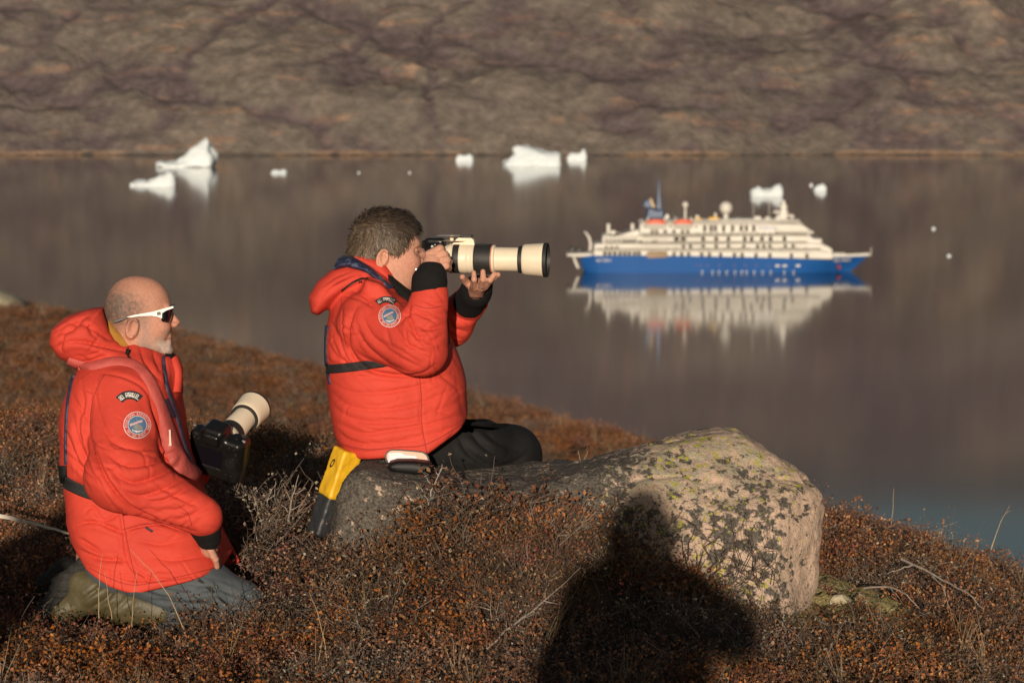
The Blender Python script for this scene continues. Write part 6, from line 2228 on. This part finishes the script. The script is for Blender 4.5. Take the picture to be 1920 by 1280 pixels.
def man_seated():
    base = Vector(at(760, 1000, YB + 0.2))
    man = thing('person', base, 'dark-haired man in a red parka sitting on boulder, aiming a camera', 'person')
    def trunk(P):
        d = chain(P, [HB(722, 560), HB(735, 660), HB(745, 780), HB(755, 830)], [0.07, 0.12, 0.13, 0.08], 0.05)
        d = smin(d, chain(P, [B_SH, B_EL, B_WR, at(808, 512, 8.73)], [0.05, 0.042, 0.03, 0.026], 0.02), 0.03)
        d = smin(d, chain(P, [at(720, 605, 9.2), at(842, 608, 9.2), at(884, 562, 9.12), at(893, 548, 9.02)], [0.05, 0.040, 0.028, 0.024], 0.01), 0.03)
        for y, k in ((9.02, 0.0), (9.2, 0.2)):
            d = smin(d, chain(P, [at(752, 848, y), at(958, 858, y + 0.18), at(980, 1010, y + 0.34)], [0.08, 0.055, 0.045], 0.02), 0.03)
        return d
    lo, hi = at(640, 1040, 8.6), at(1040, 540, 9.75)
    lo[1], hi[1] = 8.6, 9.75
    v, f, c = core_body('body', head_b, [grip_hand_b, support_hand_b], trunk, '', base,
                        [HB(645, 570, -0.12), HB(810, 385, 0.12)],
                        [(at(775, 530, 8.66), at(855, 450, 8.84)), (at(850, 565, 8.82), at(950, 495, 9.05))],
                        [lo, hi], color_head_b)
    put('body', mesh_from('body', v, f, SKIN, colors=c), man)
    hair_mesh_b(man)
    lo, hi = at(565, 890, 8.5), at(925, 465, 9.4)
    lo[1], hi[1] = 8.52, 9.42
    sdf_mesh('jacket', jacket_b, lo, hi, 0.0044, RED, man, disp=disp_jacket_b)
    TB = Surf(torso_b, lo, hi, 0.008, disp_jacket_b)
    JB = Surf(jacket_b, lo, hi, 0.0065, disp_jacket_b)
    lin = [(624, 503), (638, 482), (664, 478), (698, 497), (742, 533), (730, 538), (690, 508), (655, 498)]
    sdf_mesh('hood_lining', lambda P: slab(P, lin, YB - 0.01, 0.165, 0.06), HB(615, 550, -0.2), HB(760, 465, 0.2), 0.005, LINING, man, disp=lambda v, n: 0.004 * fbm(v * 22, 2, 4))
    col = [(662, 480), (676, 476), (700, 482), (724, 492), (738, 512), (740, 538), (722, 528), (695, 503)]
    sdf_mesh('collar', lambda P: slab(P, col, YB, 0.098, 0.04), HB(650, 550, -0.13), HB(750, 465, 0.13), 0.0045, RED, man, disp=lambda v, n: 0.003 * fbm(v * 30, 2, 5))
    fl = [(722, 494), (742, 518), (762, 536), (778, 548), (792, 556), (788, 580), (765, 575), (742, 550), (726, 525)]
    sdf_mesh('fleece_collar', lambda P: slab(P, fl, YB, 0.108, 0.05), HB(708, 592, -0.14), HB(804, 485, 0.14), 0.0045, BLACK_CLOTH, man)
    near = lambda P: chain(P, [at(803, 545, 8.715), at(806, 526, 8.72), at(810, 512, 8.728)], [0.052, 0.051, 0.040], 0.02)
    sdf_mesh('cuff', near, at(760, 570, 8.62), at(855, 465, 8.83), 0.004, BLACK_CLOTH, man)
    far = lambda P: chain(P, [at(880, 566, 9.1), at(893, 546, 9.02), at(903, 536, 8.985)], [0.053, 0.047, 0.036], 0.02)
    far2 = lambda P: smax(far(P), -(support_hand_b(P) - 0.003), 0.004)
    sdf_mesh('cuff', far2, at(840, 605, 8.9), at(935, 505, 9.2), 0.004, BLACK_CLOTH, man)
    m = MB()
    c0, c1 = at(902, 534, 8.905), at(911, 536, 8.90)
    m.lathe([(0, 0.0112), (0.0, 0.0122), (0.004, 0.0122), (0.004, 0.0112), (0, 0.0112)], at(903.5, 535.5, 8.895), at(905.5, 528, 8.876) - at(903.5, 535.5, 8.895), 20)
    m.build('finger_ring', CAM_METAL, man, smooth=True)
    strip('belt', TB, [(610, 692), (630, 691), (660, 688), (690, 684), (725, 679), (750, 677)], 8.5, 0.005, BLACK_WEB, man, 8.5, 9.2, round_=False)
    strip('back_trim', TB, [(613, 610), (611, 650), (613, 690), (619, 720)], 1.8, 0.004, NAVY, man, 8.5, 9.2)
    strip('hood_cord', TB, [(640, 545), (660, 530), (676, 522), (690, 524)], 1.4, 0.005, BLACK_PLASTIC, man, 8.5, 9.2)
    strip('cord_lock', TB, [(674, 523), (677, 532)], 3, 0.009, BLACK_PLASTIC, man, 8.5, 9.2)
    strip('pocket_trim', TB, [(806, 684), (812, 676), (822, 680)], 2.6, 0.003, NAVY, man, 8.5, 9.2)
    arc_tab(man, JB, 724, 583, 15, 27.5, -50, 50, 8.4, 9.1)
    badge(man, JB, 731, 593, 21, 0.0, 8.4, 9.1)
    strip('seam', JB, [(786, 705), (790, 745), (790, 790), (800, 848)], 0.7, 0.0006, SEAM, man, 8.4, 9.2, across=3)
    strip('seam', JB, [(642, 560), (638, 600), (642, 645), (655, 675)], 0.7, 0.0006, SEAM, man, 8.4, 9.2, across=3)
    strip('seam', JB, [(640, 832), (690, 842), (745, 838), (800, 832), (866, 795)], 0.7, 0.0006, SEAM, man, 8.4, 9.2, across=3)
    strip('seam', JB, [(778, 572), (802, 578), (828, 574)], 0.7, 0.0006, SEAM, man, 8.4, 9.2, across=3)
    # trousers
    def trousers(P):
        d = None
        for y, q in ((9.0, 0), (9.2, 1)):
            e = chain(P, [at(752, 846, y), at(885, 846, y + 0.10), at(957 - 10 * q, 852, y + 0.19)], [0.112, 0.104, 0.094], 0.05)
            e = smin(e, chain(P, [at(957 - 10 * q, 858, y + 0.19), at(985 - 10 * q, 1015, y + 0.36)], [0.088, 0.060], 0.03), 0.04)
            d = e if d is None else smin(d, e, 0.03)
        d = smin(d, cap(P, at(700, 850, 9.05), at(752, 848, 9.08), 0.085, 0.10), 0.05)
        return d
    lo, hi = at(620, 1040, 8.8), at(1050, 770, 9.75)
    lo[1], hi[1] = 8.82, 9.75
    sdf_mesh('trousers', trousers, lo, hi, 0.007, TROUSER_B, man, disp=lambda v, n: puff(v, rotm(-28), 11, 0.004, 61) + fold(v, n, [([(880, 805), (905, 835), (940, 855)], 0.008, 5), ([(900, 800), (935, 830), (975, 845)], 0.006, 5), ([(860, 820), (880, 850), (920, 875)], 0.008, 5), ([(925, 875), (960, 868), (990, 850)], 0.006, 4)]))
    for y, q in ((9.37, 0), (9.57, 1)):
        bt = lambda P, y=y: smin(cap(P, at(985, 1000, y), at(987, 1030, y), 0.06, 0.062), cap(P, at(987, 1040, y), at(1060, 1050, y + 0.02), 0.045, 0.038), 0.03)
        sdf_mesh('boot', bt, at(930, 1090, y - 0.09), at(1110, 960, y + 0.1), 0.008, BOOT, man)
    return man
man_seated()
# ------------------------------------------------------------------ cameras, bag and case
def long_lens(parent, origin, axis, s, foot_up=True, foot=True):
    """Cream telephoto zoom; s = metres per measured unit along the barrel."""
    axis = np.asarray(axis, float) / np.linalg.norm(axis)
    def lathe(nm, prof, mat, par, n=48):
        m = MB()
        m.lathe([(t * s, r * s) for t, r in prof], origin, axis, n)
        return m.build(nm, mat, par, smooth=True)
    b = lathe('lens_barrel', [(-4, 0.1), (-4, 17), (3, 18), (6, 23), (11, 25.5), (21, 26.2), (21.5, 25.8), (35, 25.8), (35.5, 26.8), (47, 27.0), (48, 26.4), (49, 27.0), (55, 27.0), (56, 26.4), (57, 26.9), (61, 26.9), (61.5, 26), (95, 26), (96, 26.4), (99, 26.2), (101, 22.2), (145, 22.2), (145, 20)], LENS_CREAM, parent)
    lathe('focus_ring', [(22.5, 25.9), (22.5, 26.9), (23.5, 27.3), (33, 27.3), (34, 26.9), (34, 25.9)], RUBBER, b)
    z = MB()
    z.lathe([(t * s, r * s) for t, r in [(62, 26), (62, 27.2), (63.5, 27.7), (92.5, 27.7), (93.5, 27.2), (93.5, 26)]], origin, axis, 48)
    # grip ribs of the zoom ring
    ref = V(0, 0, 1)
    e1 = ref - axis * (ref @ axis)
    e1 /= np.linalg.norm(e1)
    e2 = np.cross(axis, e1)
    for k in range(40):
        w = 2 * math.pi * k / 40
        rad = e1 * math.cos(w) + e2 * math.sin(w)
        tan = np.cross(axis, rad)
        M = np.stack([axis, rad, tan], 1)
        z.box(origin + axis * 78 * s + rad * 27.8 * s, (13.0 * s, 0.45 * s, 1.2 * s), M)
    z.build('zoom_ring', RUBBER, b, smooth=True)
    lathe('red_line', [(94, 26.0), (94, 26.7), (95.4, 26.7), (95.4, 26.0)], RED_LINE, b)
    lathe('lock_ring', [(144, 20), (144, 24.3), (146, 25), (149, 25), (150, 24.2), (152, 24.2), (152, 20)], RUBBER, b)
    h = lathe('lens_hood', [(152, 22), (152, 26.6), (154, 28.2), (157, 28.6), (191, 31.2), (191, 30.2), (168, 27.5), (160, 25)], LENS_CREAM, b)
    lathe('hood_rim', [(190.6, 30.4), (190.6, 31.5), (197.5, 31.9), (198, 31.2), (198, 30.2), (170, 27.6), (160, 26.5)], RUBBER, h)
    lathe('front_glass', [(163, 26.6), (166, 20), (167.5, 10), (168, 0.05)], GLASS_DARK, b)
    # tripod collar with its foot
    t = lathe('tripod_collar', [(15, 25.8), (15, 27.4), (21, 27.4), (21, 25.8)], LENS_CREAM, b)
    if foot:
        up = e1 * (1 if foot_up else -1)
        f = MB()
        poly = [(18, 25), (22, 29), (29, 37.5), (33, 39), (55, 39), (60, 35), (62, 25)]
        f.prism([(a * s, c * s) for a, c in poly], origin - e2 * 7 * s, axis, up, e2 * 14 * s)
        f.build('tripod_foot', LENS_CREAM, t, bevel=0.8 * s)
        k = MB()
        k.lathe([(33 * s, 0.05), (33 * s, 3.6 * s), (37 * s, 3.6 * s), (37 * s, 4.4 * s), (42 * s, 4.4 * s), (42 * s, 0.05)], origin + axis * 18 * s - up * 0, up, 16)
        k.build('collar_knob', LENS_CREAM, t, smooth=True)
        c = MB()
        c.box(origin + axis * 45 * s + up * 41.0 * s, (11 * s, 2.4 * s, 8 * s), np.stack([axis, up, e2], 1))
        c.box(origin + axis * 45 * s + up * 43.6 * s, (9.5 * s, 0.8 * s, 3 * s), np.stack([axis, up, e2], 1))
        c.build('quick_release', BLACK_PLASTIC, t, bevel=0.4 * s)
    return b

def frame_of(axis, up_hint):
    a = np.asarray(axis, float) / np.linalg.norm(axis)
    u = np.asarray(up_hint, float)
    u = u - a * (u @ a)
    u /= np.linalg.norm(u)
    return a, u, np.cross(a, u)

def scl(prof, k):
    return [(a * k, b * k) for a, b in prof]

def camera_body(parent, mount, a, u, w, sc=1.0):
    """Body behind the lens mount; a = sight axis, u = up, w = grip side."""
    M = np.stack([a, u, w], 1)
    L = lambda x, y, z: mount + (a * x + u * y + w * z) * sc
    def f(P):
        P = mount + (P - mount) / sc
        return f0(P) * sc
    L0 = lambda x, y, z: mount + a * x + u * y + w * z
    def f0(P):
        d = rbox(P, L0(-0.030, -0.004, 0), (0.024, 0.046, 0.070), 0.012, M)
        d = smin(d, rbox(P, L0(-0.014, -0.006, 0.052), (0.030, 0.044, 0.022), 0.016, M), 0.012)
        d = smin(d, rbox(P, L0(-0.028, -0.058, 0.004), (0.028, 0.020, 0.070), 0.014, M), 0.008)
        d = smin(d, rbox(P, L0(-0.028, 0.050, -0.008), (0.030, 0.014, 0.028), 0.010, M), 0.016)
        d = smin(d, rbox(P, L0(-0.058, 0.040, -0.008), (0.012, 0.015, 0.022), 0.006, M), 0.006)
        d = smax(d, -rbox(P, L0(-0.057, -0.018, -0.012), (0.0045, 0.026, 0.040), 0.003, M), 0.002)
        return d
    c = mount - a * 0.03
    b = sdf_mesh('camera_body', f, c - 0.125 * sc, c + 0.125 * sc, 0.0030 * sc, CAM_BLACK, parent)
    m = MB()
    m.box(L(-0.0535, -0.018, -0.012), (0.0012 * sc, 0.024 * sc, 0.038 * sc), M)
    m.build('rear_screen', GLASS_DARK, b)
    m = MB()
    m.lathe(scl([(0, 0.0005), (0.007, 0.0005), (0.007, 0.011), (0, 0.012)], sc), L(-0.02, 0.040, 0.045), u, 20)
    m.build('control_dial', CAM_BLACK, b, smooth=True)
    m = MB()
    m.lathe(scl([(0, 0.015), (0.004, 0.0145), (0.004, 0.006), (0.006, 0.006), (0.006, 0.0002)], sc), L(-0.053, -0.016, 0.048), -a, 24)
    m.build('rear_wheel', BLACK_PLASTIC, b, smooth=True)
    for (y, z, q) in ((0.026, 0.040, 0.0035), (0.026, 0.054, 0.0035), (0.026, 0.020, 0.003), (0.012, 0.060, 0.003), (-0.052, 0.040, 0.0035), (-0.052, 0.054, 0.0035), (0.026, -0.044, 0.0035), (0.026, -0.055, 0.003), (-0.046, -0.045, 0.003), (-0.046, -0.030, 0.003)):
        m = MB()
        m.lathe(scl([(-0.004, q), (0.0025, q), (0.003, q * 0.7), (0.003, 0.0001)], sc), L(-0.054, y, z), -a, 12)
        m.build('button', BLACK_PLASTIC, b, smooth=True)
    for (y, z) in ((0.040, 0.066), (0.040, -0.068)):
        m = MB()
        m.lathe(scl([(-0.004, 0.004), (0.004, 0.004), (0.004, 0.002), (-0.004, 0.002), (-0.004, 0.004)], sc), L(-0.025, y, z), w, 14)
        m.build('strap_lug', CAM_METAL, b, smooth=True)
    return b

def seated_camera():
    mount, tip = at(829, 484, 8.925), at(1029, 487.5, 8.872)
    cam_ = thing('camera', Vector(at(805, 516, 8.91)), 'black camera with extended cream telephoto lens held to seated man\'s eye', 'camera')
    s = np.linalg.norm(tip - mount) / 199.5
    long_lens(cam_, mount, tip - mount, s)
    a, u, w = frame_of(tip - mount, V(0, 0, 1))
    camera_body(cam_, mount + a * 0.006, a, u, w if w[1] < 0 else -w)
    m = MB()
    p = [at(793, 500, 8.84), at(787, 512, 8.84), at(781, 528, 8.86), at(776, 548, 8.88), at(772, 566, 8.88)]
    m.tube(p, [(0.002, 0.010)] * 5, n=8)
    st = m.build('neck_strap', BLACK_WEB, cam_, smooth=True)
    m = MB()
    m.box(at(781.5, 505, 8.836), (0.005, 0.006, 0.004))
    m.build('strap_buckle', CAM_METAL, st, bevel=0.001)
    m = MB()
    m.tube([at(828, 500, 8.80), at(833, 535, 8.78), at(836, 570, 8.8), at(841, 610, 8.84), at(843, 645, 8.86)], 0.0016, n=6)
    m.build('lens_cord', BLACK_PLASTIC, cam_, smooth=True)
seated_camera()

def kneeling_camera():
    mount = at(416, 830, 8.50)
    tip = at(478, 762, 8.71)
    cam_ = thing('camera', Vector(at(400, 910, 8.46)), 'black camera with hooded cream telephoto lens hanging at the kneeling man\'s chest', 'camera')
    ax = tip - mount
    s = 0.048 / 31.5 * 0.98
    a, u, w = frame_of(ax, np.cross(V(0.80, -0.45, -0.35), ax))
    def lathe(nm, prof, mat, par):
        m = MB()
        m.lathe([(t * s, r * s) for t, r in prof], mount, a, 48)
        return m.build(nm, mat, par, smooth=True)
    L = np.linalg.norm(ax) / s
    b = lathe('lens_barrel', [(-6, 0.1), (-6, 20), (4, 23), (8, 26), (30, 26.5), (31, 25.8), (50, 25.8), (51, 26), (L - 58, 24.2), (L - 54, 24.4), (L - 52, 22)], LENS_CREAM, cam_)
    lathe('zoom_ring', [(31, 25.8), (31, 27.4), (49, 27.4), (49, 25.8)], RUBBER, b)
    h = lathe('lens_hood', [(L - 50, 22), (L - 50, 30.5), (L - 47, 32), (L - 38, 32.6), (L - 4, 35), (L - 4, 33.5), (L - 46, 30)], LENS_CREAM, b)
    lathe('lock_ring', [(L - 54, 24), (L - 54, 30.2), (L - 50.4, 30.2), (L - 50.4, 24)], RUBBER, b)
    lathe('hood_rim', [(L - 4.2, 33.6), (L - 4.2, 35.5), (L, 35.8), (L, 34), (L - 40, 30)], RUBBER, h)
    lathe('front_glass', [(L - 44, 29), (L - 42, 15), (L - 41.5, 0.05)], GLASS_DARK, b)
    c = MB()
    c.box(mount + a * 34 * s - u * 31 * s + w * 16 * s, (15 * s, 10 * s, 13 * s), np.stack([a, u, w], 1))
    c.build('tripod_clamp', BLACK_PLASTIC, b, bevel=4 * s, seg=3)
    camera_body(cam_, mount + a * 0.004, a, u, w, 1.2)
kneeling_camera()

def yellow_bag():
    bag = thing('dry_bag', Vector(at(600, 1005, 8.78)), 'yellow and black dry bag leaning between seated man and boulder', 'bag')
    top, bot = at(652, 846, 8.80), at(600, 1000, 8.80)
    a, u, w = frame_of(top - bot, V(0.62, -0.78, 0))
    M = np.stack([u, w, a], 1)
    L = np.linalg.norm(top - bot)
    cen = (top + bot) / 2
    k = 0.036
    yel = lambda P: rbox(P, bot + a * L * 0.73, (k, k, L * 0.29), 0.008, M)
    blk = lambda P: rbox(P, bot + a * L * 0.22, (k - 0.001, k - 0.001, L * 0.235), 0.010, M)
    d = lambda v, n: 0.003 * fbm(v * 18, 3, 4) + 0.002 * fbm(v * 45, 2, 9)
    YEL = material('yellow_tarpaulin', (0.70, 0.40, 0.015), (0.62, 0.34, 0.012), scale=20, rough=0.45, bump=0.3, bump_scale=60)
    BT = material('black_tarpaulin', (0.020, 0.021, 0.024), (0.030, 0.031, 0.034), scale=20, rough=0.5, bump=0.3, bump_scale=60)
    sdf_mesh('bag_top', yel, cen - 0.22, cen + 0.24, 0.004, YEL, bag, disp=d)
    sdf_mesh('bag_bottom', blk, cen - 0.26, cen + 0.22, 0.004, BT, bag, disp=d)
    p, f = disc_pts(624, 868, 5, 9, 2, 26, math.radians(-62), 0.32)
    decal('bag_logo', yel, p, f, 0.002, BLACK_PLASTIC, bag, 8.6, 9.0)
yellow_bag()

def open_case():
    cs = thing('case', Vector(at(768, 884, 8.60)), 'small open black case with a pale pink lid lining on boulder', 'case')
    def rounded(pts):
        return resample(list(pts) + [pts[0]], 2.0)[:-1]
    base = [(728, 872), (731, 865), (745, 861), (775, 861), (800, 864), (809, 868), (812, 880), (806, 886), (780, 887), (745, 884), (731, 879)]
    fb = lambda P: slab(P, base, 8.60, 0.045, 0.02)
    sdf_mesh('case_base', fb, at(715, 900, 8.54), at(825, 850, 8.66), 0.003, material('black_case_shell', (0.006, 0.006, 0.006), rough=0.55, spec=0.3), cs)
    lid = [(723, 862), (722, 852), (727, 845), (736, 842), (760, 843), (788, 845.5), (797, 848), (803, 855), (806, 866), (800, 869), (735, 868)]
    m = MB()
    prism_px(m, rounded(lid), 8.655, 0.006)
    l = m.build('case_lid', BLACK_PLASTIC, cs)
    ins = [(726, 861), (725, 853), (729, 847), (737, 844.5), (760, 845.5), (787, 848), (795, 850.5), (800, 856), (802.5, 866), (798, 867.5), (737, 866.5)]
    m = MB()
    prism_px(m, rounded(ins), 8.648, 0.0015)
    m.build('lid_lining', material('pale_pink_lining', (0.74, 0.42, 0.31), (0.70, 0.40, 0.30), scale=60, rough=0.6), l)
    m = MB()
    prism_px(m, [(728, 866), (728.5, 850), (737, 848.5), (752, 848), (757, 852), (781, 855), (781.5, 866)], 8.6455, 0.0008)
    m.build('paper_slip', material('white_paper', (0.78, 0.74, 0.76), (0.66, 0.62, 0.66), scale=120, rough=0.7), l)
open_case()
# ------------------------------------------------------------------ two people behind the viewpoint whose shadows fall into view
def onlooker(x, y, label, head_z, seed, spread=0.19, elbow_out=False):
    g = float(ground(np.array([x]), np.array([y]))[0])
    H = head_z - g
    o = V(x, y, g)
    q = lambda a, b, c: o + V(a, b, c * H)
    man = thing('person', Vector(o), label, 'person')
    def body(P):
        d = ell(P, q(0, 0.02, 0.935), (0.078, 0.095, 0.115))
        d = smin(d, cap(P, q(0, 0, 0.88), q(0, -0.02, 0.80), 0.055, 0.06), 0.03)
        d = smin(d, cap(P, q(0, -0.02, 0.55), q(0, -0.02, 0.78), 0.12, 0.13), 0.06)
        for s in (-1, 1):
            d = smin(d, chain(P, [q(s * 0.15, -0.02, 0.79), q(0.23 if (elbow_out and s > 0) else s * 0.16, 0.09, 0.76 if (elbow_out and s > 0) else 0.70), q(s * 0.07, 0.17, 0.84)], [0.055, 0.045, 0.032], 0.02), 0.04)
            d = smin(d, cap(P, q(s * 0.08, 0.17, 0.85), q(s * 0.06, 0.19, 0.89), 0.034, 0.028), 0.02)
            d = smin(d, chain(P, [q(s * 0.09, -0.02, 0.52), q(s * 0.10, 0, 0.27), q(s * 0.11, -0.02, 0.045)], [0.085, 0.06, 0.042], 0.02), 0.04)
            d = smin(d, cap(P, q(s * 0.11, -0.06, 0.02), q(s * 0.12, 0.14, 0.018), 0.042, 0.035), 0.03)
        return d
    put_ = sdf_mesh('body', body, q(-0.45, -0.3, -0.04), q(0.45, 0.35, 1.06), 0.016, SKIN, man, colors=skin_color)
    def coat(P):
        d = smin(cap(P, q(0, -0.02, 0.48), q(0, -0.02, 0.76), 0.205, 0.185), cap(P, q(-0.12, 0.0, 0.835), q(0.10, 0.0, 0.835), 0.095, 0.095), 0.06)
        for s in (-1, 1):
            d = smin(d, chain(P, [q(s * 0.15, 0.0, 0.82), q(0.25 if (elbow_out and s > 0) else s * 0.17 - 0.03, 0.10, 0.775 if (elbow_out and s > 0) else 0.72), q(s * 0.08, 0.18, 0.86)], [0.085, 0.080, 0.048], 0.02), 0.04)
        d = smin(d, ell(P, q(0, 0.0, 0.925), (0.112, 0.125, 0.128)), 0.04)
        return d
    sdf_mesh('jacket', coat, q(-0.55, -0.35, 0.36), q(0.55, 0.35, 1.04), 0.016, RED, man)
    def legs(P):
        d = None
        for s in (-1, 1):
            c = chain(P, [q(s * 0.09, -0.02, 0.53), q(s * 0.10, 0, 0.28), q(s * 0.11, -0.02, 0.06)], [0.115, 0.085, 0.065], 0.02)
            d = c if d is None else smin(d, c, 0.04)
        return d
    sdf_mesh('trousers', legs, q(-0.4, -0.25, 0.0), q(0.4, 0.25, 0.62), 0.016, TROUSER_B, man)
    sdf_mesh('cap', lambda P: smax(ell(P, q(0, 0.02, 0.945), (0.088, 0.105, 0.118)), -(P[:, 2] - (g + 0.945 * H)), 0.01), q(-0.15, -0.15, 0.9), q(0.15, 0.2, 1.05), 0.010, BLACK_CLOTH, man)
onlooker(-0.02, -0.30, 'standing person at the viewpoint whose shadow falls on the boulder', 0.20, 1, elbow_out=True)
onlooker(-1.97, -0.45, 'standing person left of the viewpoint whose shadow darkens the left corner', 0.30, 2)
